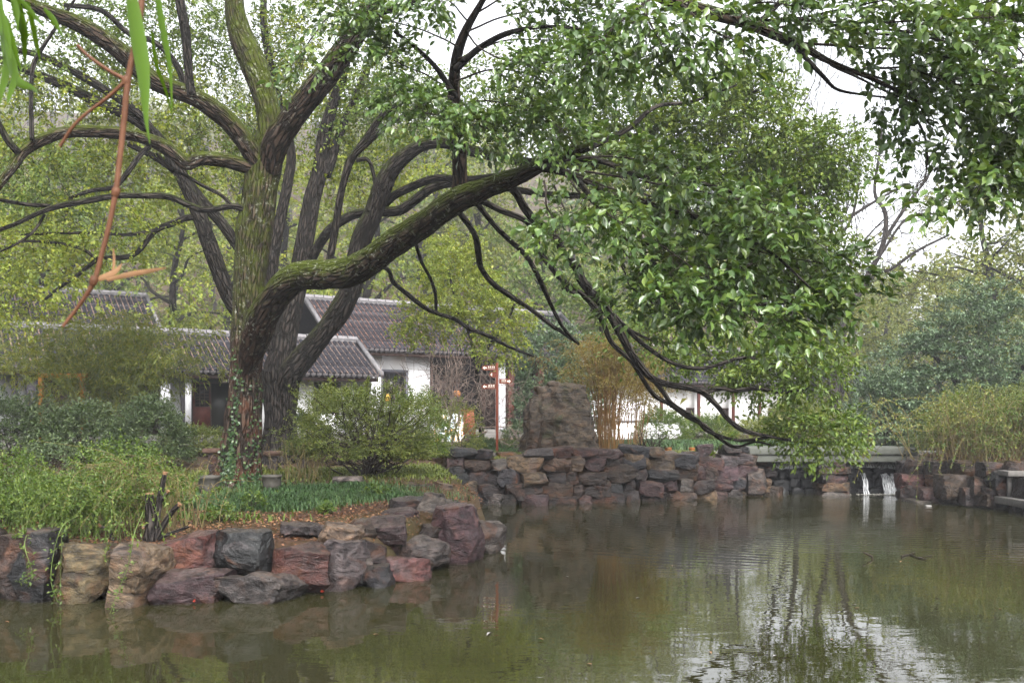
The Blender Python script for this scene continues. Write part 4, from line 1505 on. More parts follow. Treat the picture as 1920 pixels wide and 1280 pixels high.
def stone_seat(px, py, D, w, ht, label):
    c = P(px, py, D)
    z = gz(c[0], D)
    t = thing('stone_stool', label, 'stool', (c[0], D, z))
    hx = w / FPX * D / 2
    top = c[2]
    o = rock_at(t, 'seat_slab', (hx, hx * 0.7, 0.055), (c[0], D, top), int(px), 't', n=6, cuts=5, lo=0.9, hi=0.99)
    o.data.materials[0] = M['slab_top']
    rock_at(t, 'pedestal', (hx * 0.5, hx * 0.45, (top - z) / 2), (c[0], D, (top + z) / 2 - 0.04), int(px) + 5, 'd', n=6, cuts=5, lo=0.9)


stone_seat(512, 850, 21.4, 40, 30, 'low stone stool with brown slab top right of the mossy trunk')
stone_seat(567, 847, 21.8, 34, 30, 'low stone stool with brown slab top in front of the azalea bush')
stone_seat(402, 845, 21.0, 40, 30, 'low stone stool mostly hidden left of the mossy trunk')
flat = thing('stepping_stone', 'flat pale purple stone set in the turf beside the azalea', 'stone', (*P(650, 900, 18.6)[:2], gz(*P(650, 0, 18.6)[:2])))
rock_at(flat, 'stone_body', (0.28, 0.2, 0.07), P(652, 900, 18.8), 931, 'w', n=6, cuts=5)

# ------------------------------------------------------------------ trees
def limb_world(pts):
    """(px, py, r_px, D) rows -> centre line and radii in metres, smoothed"""
    A = np.array([np.append(P(x, y, D), r * D / FPX) for x, y, r, D in pts])
    S = catmull(A, 6)
    return S[:, :3], np.maximum(S[:, 3], 0.004)


def dlin(pts, Da, Db):
    """give (px,py,r) rows distances running from Da to Db along their length"""
    q = np.array([(a, b) for a, b, *_ in pts], float)
    l = np.concatenate([[0], np.cumsum(np.linalg.norm(np.diff(q, axis=0), axis=1))])
    l /= l[-1]
    return [(a, b, r, Da + (Db - Da) * t) for (a, b, r), t in zip(pts, l)]


class Tree:
    def __init__(self, name, label, base, group=None, bark='bark2'):
        self.t = thing(name, label, 'tree', base, group=group)
        self.pts = []
        self.bark = bark

    def limb(self, pts, sides=10, rough=0.05, name='limb', moss=0.25, bark=None, flare=None):
        C, R = limb_world(pts)
        if bark is None and self.bark == 'bark' and max(q[2] for q in pts) < 10.5:
            bark = 'bark2'
        self.limb_c(C, R, sides, rough, name, moss, bark, flare)

    def limb_c(self, C, R, sides=8, rough=0.05, name='limb', moss=0.25, bark=None, flare=None):
        m = MB()
        fl = None
        if flare:
            fl = flare * np.exp(-np.linspace(0, 1, len(C)) * 9)
        V = tube(m, C, R, sides, rough, flare=fl)
        # moss sits on the upper side and in the crotches
        Vall = np.concatenate(m.v)
        cen = np.repeat(C, sides, 0)
        upn = np.zeros(len(Vall))
        upn[:len(cen)] = nrm(V - cen)[:, 2]
        red = np.clip((4.2 - Vall[:, 2]) / 2.0, 0, 1)
        ms = moss + 0.42 * np.clip(upn, -0.4, 1) - 0.30 * np.clip((4.4 - Vall[:, 2]) / 2.0, 0, 1)
        m.build(name, M[bark or self.bark], self.t, smooth=True, attr={'moss': ms, 'red': red})
        keep = R < 0.2
        self.pts.append(C[keep] if keep.any() else C[-2:])

    def foliage(self, blobs, mat, L, Wd, nl=10, tl=0.45, proto=LEAF_Q, seed=1, twig_r=0.006, droop=0.25, name='crown', outward=0.7, twigs=True):
        """blobs: (px,py,D, rpx,rpy,rD, n) ellipsoids of leafy twigs, tied to the limbs by thin twigs"""
        r = np.random.default_rng(seed)
        cs, ds = [], []
        for (px, py, D, rx, ry, rD, n) in blobs:
            c = P(px, py, D)
            rad = np.array([rx / FPX * D, rD, ry / FPX * D])
            p = ellip(int(n), c, rad, r, 0.15)
            dd = (p - c) / rad
            cs.append(p)
            ds.append(nrm(dd) * outward + r.normal(0, 0.5, p.shape) + np.array([0, 0, -0.1]))
        c, d = np.concatenate(cs), np.concatenate(ds)
        m = MB()
        spray(m, c, d, nl, tl, L, Wd, proto, droop=droop, rng=r)
        m.build(name, mat, self.t)
        if twigs:
            self.tie(c, twig_r, r)

    def fan(self, curves, mat, L, Wd, D0, D1, per=24, nl=12, tl=0.4, rad=0.26, proto=LEAF_N, seed=1, name='crown', droop=0.25, t0=0.3, tr=0.008):
        """leafy side branches: photo polylines running from distance D0 to D1, with leafy twigs set along them"""
        r = np.random.default_rng(seed)
        ml, ms = MB(), MB()
        for cv in curves:
            k = per if len(cv[-1]) < 3 else int(per * cv[-1][2])
            cv = [q[:2] for q in cv]
            Da, Db = D0 + r.normal(0, 0.25), D1 + r.normal(0, 0.35)
            C = catmull([P(x, y, Da + (Db - Da) * i / (len(cv) - 1)) for i, (x, y) in enumerate(cv)], 8)
            C = C + 0.02 * np.stack([fbm(C * 1.5 + q * 7, 2) for q in range(3)], -1)
            tube(ms, C, np.linspace(tr * 1.8, tr * 0.5, len(C)), 5)
            u = r.uniform(t0, 1.0, k) ** 0.8 * (len(C) - 1.01)
            i = u.astype(int)
            pos = C[i] + (C[i + 1] - C[i]) * (u - i)[:, None]
            tg = nrm(C[i + 1] - C[i])
            off = r.normal(0, 1, (k, 3))
            off = nrm(off - tg * np.sum(off * tg, 1, keepdims=True)) * [1, 1, 0.75]
            ln = rad * r.uniform(0.25, 1.25, k) * (1.15 - 0.5 * u / len(C))
            base = pos + off * ln[:, None] + tg * ln[:, None] * 0.7
            for q in range(k):
                md = (pos[q] + base[q]) / 2 + r.normal(0, 0.02, 3) + [0, 0, 0.02]
                tube(ms, [pos[q], md, base[q], base[q] + nrm(off[q] * 0.5 + tg[q]) * tl * 0.7], [tr * 0.5, tr * 0.42, tr * 0.35, tr * 0.2], 3)
            spray(ml, base, off * 0.6 + tg * 0.8 + r.normal(0, 0.3, off.shape), nl, tl, L, Wd, proto, droop=droop, rng=r)
        ml.build(name, mat, self.t)
        o = ms.build('twigs', M['twig'], self.t)
        o['kind'] = 'stuff'

    def tie(self, c, twig_r, r, name='twigs'):
        base = np.concatenate(self.pts)
        dl = np.array([np.min(np.sum((base - q) ** 2, 1)) for q in c])
        order = np.argsort(dl)
        anchors = base
        m = MB()
        A = np.empty((len(base) + len(c), 3))
        A[:len(base)] = base
        k = len(base)
        for i in order:
            q = c[i]
            d2 = np.sum((A[:k] - q) ** 2, 1)
            j = int(np.argmin(d2))
            a = A[j]
            dist = math.sqrt(d2[j])
            if dist > 0.03:
                mid = (a + q) / 2 + r.normal(0, 0.10 * dist, 3) + np.array([0, 0, 0.06 * dist])
                C = np.array([a, (a + mid) / 2 + r.normal(0, 0.03 * dist, 3), mid, q])
                rr = twig_r * (1.6 if j < len(base) else 1.0)
                tube(m, C, [rr * 1.3, rr * 1.1, rr * 0.9, rr * 0.5], 3)
            A[k] = q
            k += 1
        o = m.build(name, M['twig'], self.t)
        o['kind'] = 'stuff'


gT1 = P(448, 0, 19.0)
T1 = Tree('camphor_tree', 'great mossy camphor tree leaning its long limb over the pond', (gT1[0], gT1[1], gz(gT1[0], 19.0)), bark='bark')
T1.limb(dlin([(436, 928, 52), (443, 900, 44), (449, 868, 38), (454, 820, 34), (460, 740, 31), (463, 680, 30.5), (465, 620, 30), (467, 540, 30), (471, 480, 32), (480, 420, 33), (488, 360, 31), (497, 310, 32), (507, 265, 30), (512, 235, 26)], 19, 19.1), 28, 0.08, 'trunk', 0.36, flare=0.5)
T1.limb(dlin([(462, 690, 16), (474, 650, 26), (495, 592, 29), (522, 548, 28), (558, 520, 27), (600, 515, 27), (650, 512, 28), (690, 493, 27), (730, 462, 26), (772, 435, 25), (816, 404, 23), (858, 376, 24), (905, 356, 20), (960, 335, 17), (1010, 312, 13), (1060, 288, 10), (1110, 275, 7)], 18.8, 12.0), 20, 0.08, moss=0.40)
T1.limb(dlin([(861, 378, 19), (862, 335, 15), (861, 290, 14), (857, 235, 14), (851, 175, 12), (856, 110, 10), (872, 60, 8), (900, 10, 6), (930, -40, 4)], 15.2, 12.6), 14, 0.06, moss=0.05)
T1.limb(dlin([(497, 320, 20), (508, 262, 24), (503, 205, 23), (486, 150, 24), (467, 102, 25), (449, 60, 22), (440, 18, 18), (440, -40, 16), (455, -120, 13), (470, -220, 9)], 19, 19), 18, 0.06, moss=0.42)
T1.limb(dlin([(505, 320, 20), (516, 272, 25), (537, 237, 24), (575, 187, 23), (617, 135, 23), (650, 88, 21), (681, 42, 19), (702, 8, 16), (730, -50, 14), (800, -120, 13)], 19, 16.5), 16, 0.05, moss=0.2)
T1.limb([(800, -120, 13, 16.5), (940, -150, 14, 14), (1080, -100, 14, 12), (1190, -35, 14, 10.8), (1280, 10, 14, 10.2), (1340, 26, 13, 9.9), (1400, 42, 12, 9.6), (1440, 60, 10, 9.4), (1500, 86, 8, 9.2), (1560, 118, 5, 9.1), (1640, 150, 4, 9), (1720, 190, 3, 9)], 14, 0.06, moss=0.05)
T1.limb(dlin([(1478, 70, 6), (1510, 108, 5), (1545, 145, 4), (1570, 168, 3), (1620, 178, 2.2), (1680, 185, 1.8)], 9.3, 9.2), 8, moss=0)
T1.limb(dlin([(1420, 45, 6), (1450, 18, 5), (1480, -20, 4)], 9.5, 9.5), 8, moss=0)
T1.limb(dlin([(1400, 45, 5), (1450, 40, 5), (1500, 36, 4), (1580, 50, 3), (1700, 60, 2.5), (1800, 90, 2)], 9.6, 9.0), 8, moss=0)
T1.limb(dlin([(688, 40, 8), (715, 22, 8), (745, 15, 7), (800, -5, 5)], 17.5, 16.5), 10, moss=0.1)
T1.limb(dlin([(486, 318, 12), (466, 312, 14), (422, 301, 13), (378, 298, 13), (349, 308, 12), (329, 291, 12), (298, 270, 12), (250, 254, 11), (187, 247, 11), (125, 248, 11), (87, 259, 11), (47, 282, 10), (25, 312, 9), (4, 340, 8), (-30, 385, 6)], 19, 17), 14, 0.07, moss=0.25)
T1.limb(dlin([(34, 286, 7), (14, 262, 7), (0, 237, 6), (-25, 190, 5)], 17.3, 17), 8)
T1.limb(dlin([(60, 262, 5), (59, 225, 4.5), (58, 187, 4), (62, 125, 4), (80, 90, 3.5), (100, 59, 3), (140, 0, 2.5)], 17.3, 18), 8, moss=0.05)
T1.limb(dlin([(490, 320, 14), (478, 297, 18), (437, 236, 18), (391, 198, 18), (353, 177, 17), (297, 157, 17), (264, 132, 17), (225, 96, 16.5), (187, 68, 16), (140, 42, 15), (94, 24, 13), (47, 5, 12), (-30, -30, 10)], 19, 16.8), 16, 0.06, moss=0.3)
T1.limb(dlin([(359, 178, 9), (356, 160, 8.5), (353, 125, 8), (348, 62, 9), (337, 0, 9), (330, -70, 8)], 18.2, 18), 10, moss=0.05)
T1.limb(dlin([(462, 397, 6), (452, 390, 6.5), (431, 387, 6), (384, 394, 6), (353, 384, 6), (316, 369, 6), (266, 367, 6), (219, 367, 6), (172, 375, 6), (125, 383, 6), (78, 397, 5), (31, 419, 4), (-10, 434, 4)], 18.9, 17.5), 10, moss=0.12)
T1.limb(dlin([(94, 386, 4), (47, 383, 4), (0, 375, 3.5), (-40, 370, 3)], 17.9, 17.6), 8, moss=0)
T1.limb(dlin([(434, 386, 4), (416, 367, 3.5), (378, 347, 3.5), (350, 330, 3), (322, 318, 3), (294, 288, 2.5)], 18.8, 18.6), 8, moss=0)
T1.limb(dlin([(84, 402, 3), (66, 430, 2.8), (40, 452, 2.4), (0, 472, 2)], 17.9, 17.6), 6, moss=0)
T1.limb(dlin([(616, 498, 7), (624, 455, 7), (630, 420, 7), (637, 375, 7), (645, 340, 7), (656, 303, 8), (675, 275, 7), (694, 250, 7), (715, 218, 6), (744, 197, 5), (790, 170, 4)], 18, 18), 10, moss=0.15)
T1.limb(dlin([(660, 295, 5), (690, 268, 5), (722, 240, 4.5), (760, 215, 4), (800, 190, 3)], 18, 17.6), 8, moss=0)
# drooping branches
T1.limb(dlin([(850, 385, 6), (878, 420, 6), (892, 445, 6), (897, 476, 6), (903, 504, 5.5), (925, 532, 5), (956, 554, 5), (994, 579, 4), (1037, 612, 4), (1050, 620, 3.5), (1078, 640, 2.5)], 15.2, 18.5), 8, moss=0)
T1.limb(dlin([(890, 375, 6), (925, 420, 5), (956, 451, 5), (981, 473, 5), (1000, 501, 5), (1019, 539, 5), (1031, 567, 4), (1056, 614, 3.5), (1085, 645, 2.5)], 14.8, 17.5), 8, moss=0)
T1.limb(dlin([(895, 372, 7), (940, 395, 6), (981, 411, 6), (1000, 432, 6), (1012, 470, 6), (1034, 501, 6), (1059, 529, 6), (1094, 554, 6), (1112, 573, 6), (1131, 605, 5), (1147, 642, 5), (1181, 674, 4.5), (1194, 692, 4.5), (1225, 739, 4.5), (1256, 758, 4), (1287, 780, 4), (1319, 796, 4), (1347, 820, 3.5), (1380, 838, 3), (1415, 828, 2.2), (1450, 835, 1.6)], 14.6, 16.5), 8, moss=0)
T1.limb(dlin([(950, 345, 9), (969, 364, 8), (987, 395, 8), (1019, 429, 8), (1044, 448, 8), (1059, 479, 8), (1081, 501, 9), (1091, 526, 9), (1112, 551, 9), (1137, 579, 8), (1160, 618, 8), (1181, 658, 7.5), (1203, 689, 7), (1225, 711, 7), (1256, 721, 6), (1294, 727, 6), (1319, 736, 6), (1345, 761, 5), (1362, 782, 5), (1384, 801, 5), (1408, 811, 4), (1444, 818, 3), (1480, 825, 2.6), (1530, 830, 2)], 13.8, 16.2), 10, moss=0.0)
T1.limb(dlin([(1322, 735, 5), (1353, 728, 4), (1379, 732, 4), (1420, 728, 3.4), (1460, 736, 2.6), (1510, 730, 2)], 15.8, 16), 8, moss=0)
T1.limb(dlin([(1228, 715, 5), (1244, 735, 4.5), (1259, 756, 4.5), (1288, 775, 4.5), (1309, 789, 4), (1329, 809, 3.5), (1384, 825, 3), (1440, 820, 2.4)], 15.6, 16.4), 8, moss=0)
T1.limb(dlin([(1100, 545, 6), (1150, 590, 5), (1200, 640, 4.5), (1260, 680, 4), (1320, 690, 3.5), (1400, 670, 3), (1480, 690, 2)], 15.0, 16.5), 8, moss=0)
T1.limb(dlin([(1055, 540, 4), (1100, 560, 3.5), (1150, 600, 3), (1230, 640, 2.6), (1300, 640, 2)], 15.0, 17.5), 6, moss=0)
T1.limb(dlin([(700, 494, 5), (728, 506, 4), (737, 528, 4.5), (762, 550, 4.5), (794, 575, 4.5), (819, 587, 4.2), (850, 597, 4.2), (881, 616, 4), (919, 631, 4), (950, 648, 3.2), (1000, 668, 2.2)], 17.2, 24), 8, moss=0)
T1.limb(dlin([(775, 440, 4), (790, 490, 3.6), (806, 520, 3.4), (816, 550, 3.2), (818, 585, 3)], 16.2, 20.5), 6, moss=0)
# short leafy branches from the tip of the long limb over the water
T1.limb(dlin([(1010, 312, 9), (1080, 330, 7), (1160, 370, 6), (1240, 390, 5), (1340, 420, 4), (1440, 470, 3), (1520, 540, 2)], 12.6, 8.6), 8, moss=0)
T1.limb(dlin([(1040, 300, 8), (1120, 300, 6), (1200, 330, 5), (1300, 340, 4), (1400, 370, 3), (1480, 400, 2)], 12.4, 9.4), 8, moss=0)
T1.limb(dlin([(1080, 335, 6), (1150, 420, 5), (1220, 490, 4.5), (1300, 540, 4), (1390, 570, 3), (1470, 570, 2)], 11.8, 8.8), 8, moss=0)
T1.limb(dlin([(1110, 275, 6), (1180, 240, 5), (1230, 200, 4), (1300, 190, 3), (1380, 160, 2)], 12, 14), 8, moss=0)
T1.limb(dlin([(852, 180, 7), (820, 130, 5), (780, 90, 4), (740, 60, 3)], 13.8, 12), 8, moss=0)
T1.limb(dlin([(855, 130, 7), (900, 90, 6), (960, 60, 5), (1040, 50, 3), (1120, 60, 2)], 13.4, 11), 8, moss=0)

N1 = [[(1060, 300), (1180, 296), (1320, 335)], [(1080, 320), (1220, 340), (1370, 370), (1460, 405)], [(1080, 330), (1230, 380), (1380, 420), (1530, 455)], [(1150, 370), (1300, 430), (1430, 470), (1590, 505)],
      [(1150, 380), (1300, 470), (1440, 515), (1580, 555)], [(1150, 400), (1270, 500), (1400, 545), (1520, 580)], [(1120, 400), (1220, 500), (1330, 550), (1430, 590)], [(1090, 380), (1160, 460), (1230, 520), (1270, 570)],
      [(1040, 350), (1070, 420), (1120, 490, 0.5)], [(1020, 340), (1030, 400), (1050, 450, 0.4)], [(1250, 400), (1400, 440), (1500, 540)], [(1300, 480), (1400, 550), (1480, 600, 0.7)], [(1200, 360), (1300, 400), (1420, 500)],
      [(1130, 350), (1200, 430), (1330, 520)], [(1060, 330), (1110, 380), (1180, 420)], [(1200, 440), (1290, 520), (1350, 570)], [(1150, 470), (1180, 530), (1230, 570, 0.5)]]
T1.fan(N1, M['near_leaf'], 0.098, 0.054, 11.6, 8.9, 44, 12, 0.36, 0.24, seed=11, t0=0.15)
N2 = [[(855, 170), (800, 140), (745, 115), (700, 85)], [(857, 230), (820, 215), (785, 215, 0.6)], [(857, 200), (900, 190), (960, 200), (1040, 225)], [(855, 150), (930, 130), (1020, 150), (1120, 200)], [(860, 110), (940, 80), (1040, 80), (1140, 115)],
      [(872, 60), (960, 30), (1080, 20), (1190, 45)], [(860, 90), (800, 60), (730, 35), (670, 10)], [(880, 40), (840, 0), (780, -25)], [(857, 235), (890, 235), (930, 245, 0.6)], [(930, 130), (1000, 190), (1070, 260)], [(850, 180), (790, 170), (740, 180)],
      [(870, 60), (910, 100), (980, 120), (1060, 120)], [(900, 20), (960, -10), (1060, -20)], [(700, 5), (620, 30), (580, 80), (565, 130, 0.35)], [(660, 60), (640, 20), (600, -10, 0.5)], [(850, 190), (870, 215), (900, 225)]]
T1.fan(N2, M['near_leaf'], 0.095, 0.052, 13.4, 11.6, 44, 12, 0.38, 0.26, seed=12)
UP = [[(1440, 55), (1560, 40), (1700, 40), (1860, 30)], [(1500, 80), (1640, 90), (1780, 110), (1910, 150)], [(1540, 110), (1660, 150), (1780, 200), (1910, 260)], [(1560, 120), (1640, 160), (1700, 190), (1745, 235, 0.5)], [(1700, 150), (1800, 240), (1845, 310), (1830, 360)],
      [(1760, 200), (1850, 290), (1870, 345)], [(1700, 190), (1735, 260), (1735, 320), (1720, 352, 0.35)], [(1480, 40), (1600, 10), (1750, -20)], [(1780, 50), (1890, 80), (1960, 160)], [(1840, 180), (1910, 240), (1930, 330)], [(1600, 60), (1720, 70), (1830, 90)],
      [(1190, -30), (1215, 30), (1240, 85)], [(1280, 10), (1330, 55), (1400, 85, 0.6)], [(1350, 30), (1420, 10), (1510, 20)], [(1230, -10), (1150, 50), (1110, 100)], [(1270, 5), (1290, 60), (1310, 120, 0.5)], [(1620, 130), (1700, 130), (1800, 160)], [(1700, 60), (1800, 20), (1930, -10)],
      [(1840, 120), (1890, 190), (1900, 220)]]
T1.fan(UP, M['near_leaf'], 0.092, 0.054, 9.6, 8.8, 40, 12, 0.34, 0.24, seed=13, t0=0.06)
LOWR = [(1500, 690, 16.2, 80, 46, 0.9, 150), (1430, 700, 16.6, 80, 36, 0.9, 140), (1340, 670, 17.0, 70, 34, 0.9, 90), (1535, 808, 16.0, 72, 36, 0.7, 150), (1480, 800, 16.4, 34, 20, 0.7, 30), (1240, 640, 17.2, 50, 40, 0.9, 36),
        (1190, 600, 17.4, 60, 60, 0.9, 60), (1540, 640, 16.4, 40, 30, 0.6, 40), (1300, 600, 17.0, 100, 40, 0.9, 70), (1380, 800, 16.5, 30, 16, 0.4, 5), (1420, 620, 17, 80, 40, 0.9, 90)]
T1.foliage(LOWR, M['mid_leaf'], 0.095, 0.045, 14, 0.42, LEAF_Q, 14, 0.004)

gT2 = P(525, 0, 24.0)
T2 = Tree('camphor_tree', 'dark forked camphor tree standing just behind the mossy one', (gT2[0], 24.0, gz(gT2[0], 24.0)), bark='bark2')
T2.limb(dlin([(526, 875, 40), (526, 840, 34), (526, 790, 31), (527, 740, 32), (528, 690, 34), (530, 660, 24)], 24, 24), 22, 0.08, 'trunk', 0.12, flare=0.4)
T2.limb(dlin([(527, 710, 24), (534, 640, 22), (545, 590, 20), (555, 540, 20), (567, 480, 18), (575, 430, 17), (585, 375, 16), (600, 320, 15), (607, 260, 13), (620, 210, 11), (640, 150, 9), (660, 80, 7), (690, -20, 5)], 24, 25.5), 12, moss=0.05)
T2.limb(dlin([(612, 330, 9), (622, 300, 9), (632, 265, 8), (650, 219, 7), (680, 150, 6), (720, 60, 4)], 24.7, 26), 10, moss=0)
T2.limb(dlin([(535, 725, 20), (545, 698, 24), (563, 676, 22), (591, 644, 20), (620, 607, 20), (644, 571, 21), (660, 534, 20), (668, 490, 19), (680, 442, 19), (698, 405, 18), (716, 353, 18), (731, 322, 17), (756, 294, 15), (794, 272, 12), (835, 268, 11), (878, 281, 11), (925, 292, 10), (987, 304, 9), (1050, 307, 8), (1112, 312, 7), (1200, 300, 6), (1300, 290, 4), (1400, 280, 3)], 23.8, 20.5), 14, 0.06, moss=0.22)
T2.limb(dlin([(520, 690, 14), (512, 640, 13), (508, 560, 12), (512, 480, 12), (528, 400, 11), (540, 340, 10), (545, 280, 9), (520, 180, 8), (496, 60, 7), (495, -40, 6)], 24.2, 26), 10, moss=0)
T2.limb(dlin([(500, 660, 14), (470, 620, 14), (434, 566, 14), (416, 522, 15), (391, 453, 15), (375, 406, 14), (352, 353, 13), (331, 312, 12), (300, 262, 11), (250, 222, 11), (190, 195, 10), (130, 165, 9), (70, 140, 8), (0, 112, 7), (-50, 100, 6)], 24, 22), 12, moss=0.1)
T2.limb(dlin([(505, 560, 10), (480, 510, 11), (447, 462, 11), (416, 419, 11), (380, 378, 10), (346, 335, 9), (300, 300, 7), (240, 270, 5)], 24, 23), 10, moss=0.05)
T2.limb(dlin([(300, 262, 8), (250, 205, 8), (190, 165, 8), (120, 125, 7), (60, 100, 6), (0, 92, 5)], 22.8, 22), 10, moss=0)
T2.limb(dlin([(572, 520, 9), (584, 487, 9), (600, 456, 9), (625, 425, 9), (662, 403, 9), (700, 397, 9), (747, 395, 10), (778, 375, 9), (809, 353, 9), (844, 344, 8), (880, 345, 7), (925, 350, 6), (969, 356, 6), (1019, 364, 6), (1081, 367, 6), (1159, 373, 5), (1240, 376, 4), (1330, 370, 3)], 24, 19.5), 10, moss=0.12)
T2.limb(dlin([(715, 392, 8), (735, 370, 8), (760, 356, 8), (794, 341, 8), (825, 334, 7), (870, 336, 6), (930, 330, 5), (1000, 325, 4)], 23, 21), 8, moss=0.05)
T2.limb(dlin([(668, 300, 5), (690, 300, 4), (700, 325, 4), (703, 355, 3)], 24, 24), 6, moss=0)
T2.limb(dlin([(396, 420, 5), (360, 407, 6), (320, 420, 6), (290, 434, 5), (260, 470, 5), (235, 482, 5), (190, 484, 4), (165, 500, 4), (140, 520, 3.5), (110, 540, 3), (80, 565, 2.5)], 23.4, 22), 8, moss=0)
T2.limb(dlin([(290, 432, 4), (240, 440, 3.5), (190, 437, 3), (120, 437, 2.6), (40, 440, 2)], 23, 22), 8, moss=0)
T2.limb(dlin([(180, 484, 3.5), (150, 465, 3.5), (100, 455, 3), (40, 453, 2.4), (-10, 470, 2)], 22.4, 22), 8, moss=0)
T2.limb(dlin([(350, 175, 6), (330, 120, 6), (290, 80, 5), (240, 62, 5), (190, 20, 5), (120, 10, 4)], 22, 21), 8, moss=0)
T2.limb(dlin([(280, 275, 5), (262, 292, 5), (238, 325, 5), (215, 350, 4.5), (170, 358, 4), (130, 372, 3)], 22.5, 22), 8, moss=0)
T2.limb(dlin([(1100, 312, 5), (1180, 260, 5), (1260, 230, 4), (1340, 200, 3.5), (1420, 170, 3)], 20.6, 19.8), 8, moss=0)
T2.limb(dlin([(1200, 300, 5), (1290, 310, 5), (1380, 330, 4), (1460, 340, 3.5), (1540, 330, 3)], 20.4, 19.8), 8, moss=0)
MID = [(1310, 210, 20.0, 100, 70, 1.1, 299), (1400, 240, 19.8, 90, 90, 1.1, 338), (1480, 300, 19.6, 70, 60, 0.9, 260), (1560, 290, 19.4, 55, 50, 0.8, 195), (1500, 370, 19.6, 70, 50, 0.9, 221), (1420, 150, 20.0, 60, 50, 0.8, 130), (1180, 190, 20.2, 110, 70, 1.0, 273),
       (1120, 280, 20.4, 90, 60, 1.0, 182), (1240, 290, 20.2, 100, 60, 1.0, 260), (1340, 340, 20.0, 110, 60, 1.0, 273), (1000, 240, 20.6, 90, 60, 0.9, 156), (1480, 440, 19.4, 70, 40, 0.7, 117), (940, 160, 20.8, 90, 60, 0.9, 130), (1540, 480, 19.3, 50, 50, 0.6, 104), (1400, 420, 20, 90, 60, 0.9, 156),
       (1250, 420, 20, 130, 60, 0.9, 143)]
T2.foliage(MID, M['mid_leaf'], 0.105, 0.055, 15, 0.5, LEAF_Q, 21, 0.005)
LEFT = [(90, 100, 23, 140, 90, 2.0, 377), (280, 60, 24, 140, 80, 2.0, 406), (450, 60, 25.5, 140, 90, 2.0, 377), (620, 90, 26, 120, 100, 2, 377), (120, 240, 23, 150, 80, 2, 304), (300, 200, 24.5, 140, 80, 2, 348), (60, 330, 22.5, 110, 70, 1.6, 217), (180, 420, 23, 150, 50, 1.5, 174),
        (80, 480, 22.4, 110, 50, 1.2, 174), (280, 330, 24.5, 110, 60, 1.6, 159), (560, 220, 26.5, 100, 90, 1.8, 232), (680, 230, 26, 90, 80, 1.8, 246), (760, 180, 25, 100, 80, 1.6, 246), (420, 250, 25.5, 90, 80, 1.6, 174), (20, 560, 22.2, 70, 40, 0.8, 87), (660, 330, 26, 90, 60, 1.6, 159),
        (420, 340, 26, 80, 60, 1.4, 87), (800, 300, 25, 80, 50, 1.2, 116)]
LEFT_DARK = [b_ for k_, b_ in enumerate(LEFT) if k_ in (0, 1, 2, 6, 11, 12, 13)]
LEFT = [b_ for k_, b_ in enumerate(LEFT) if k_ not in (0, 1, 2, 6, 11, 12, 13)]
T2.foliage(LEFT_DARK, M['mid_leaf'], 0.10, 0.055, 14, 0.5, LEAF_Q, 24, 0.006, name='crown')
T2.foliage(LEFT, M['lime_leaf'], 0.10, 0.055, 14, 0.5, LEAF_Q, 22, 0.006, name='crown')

gT3 = P(835, 0, 29.0)
# small fresh green tree between the pond and the hall
def branch_tree(name, label, base, H, crown_r, mat, seed, bark='bark2', trunk_r=None, n1=7, L=0.1, Wd=0.05, nl=14, per=5, lean=(0, 0), crown_z=0.45, flat=0.8, tl=0.5, group=None, nsub=5, leafy=True, blob=0.8, first=0.3):
    """trunk, limbs and a crown of leafy twigs grown by rule; H total height, crown_r half width"""
    r = np.random.default_rng(seed)
    base = np.asarray(base, float)
    T = Tree(name, label, base, group, bark)
    tr = trunk_r or H * 0.022
    n = 7
    zs = np.linspace(-0.15, H * 0.82, n)
    C = np.stack([base[0] + lean[0] * np.maximum(zs / H, 0) ** 1.3 + np.append([0, 0], r.normal(0, 0.02 * H, n - 2)), base[1] + lean[1] * np.maximum(zs / H, 0) ** 1.3 + np.append([0, 0], r.normal(0, 0.02 * H, n - 2)), base[2] + zs], -1)
    C = catmull(C, 4)
    R = tr * (1 - 0.8 * np.linspace(0, 1, len(C)))
    T.limb_c(C, R, 10, 0.05, 'trunk', 0.1, flare=0.35)
    tips, td = [], []
    for k in range(n1):
        t = first + (0.97 - first) * (k + r.uniform(0, 0.8)) / n1
        i = int(t * (len(C) - 1))
        p0 = C[i]
        az = k * 2.4 + r.uniform(-0.4, 0.4)
        out = crown_r * r.uniform(0.65, 1.0) * (1 - 0.5 * max(0, t - 0.6) / 0.4)
        rise = H * r.uniform(0.05, 0.28) * (1.1 - 0.5 * t) * flat
        e = p0 + np.array([math.cos(az) * out, math.sin(az) * out, rise])
        mid = (p0 + e) / 2 + np.array([0, 0, rise * 0.25]) + r.normal(0, 0.05 * out, 3)
        LC = catmull([p0, (p0 + mid) / 2 + r.normal(0, 0.03 * out, 3), mid, e], 4)
        LR = max(R[i] * 0.62, 0.02) * (1 - 0.85 * np.linspace(0, 1, len(LC)))
        T.limb_c(LC, LR, 7, 0.04, 'limb', 0.05)
        for j in range(nsub):
            q = LC[int((0.35 + 0.65 * (j + 0.5) / nsub) * (len(LC) - 1))]
            tips.append(q + r.normal(0, 0.22 * crown_r, 3) * [1, 1, 0.6])
            td.append(q - p0)
    tips.append(C[-1])
    td.append(np.array([0, 0, 1.0]))
    tips = np.array(tips)
    cs = []
    for q in tips:
        cs.append(ellip(per, q, np.array([1, 1, 0.6]) * blob * crown_r * 0.35, r))
    c = np.concatenate(cs)
    if leafy:
        m = MB()
        cc = tips.mean(0)
        spray(m, c, nrm(c - cc) + r.normal(0, 0.5, c.shape), nl, tl, L, Wd, droop=0.3, rng=r)
        m.build('crown', mat, T.t)
    T.tie(c, 0.008, r)
    return T


def gp(px, D):
    q = P(px, 0, D)
    return (q[0], D, gz(q[0], D))


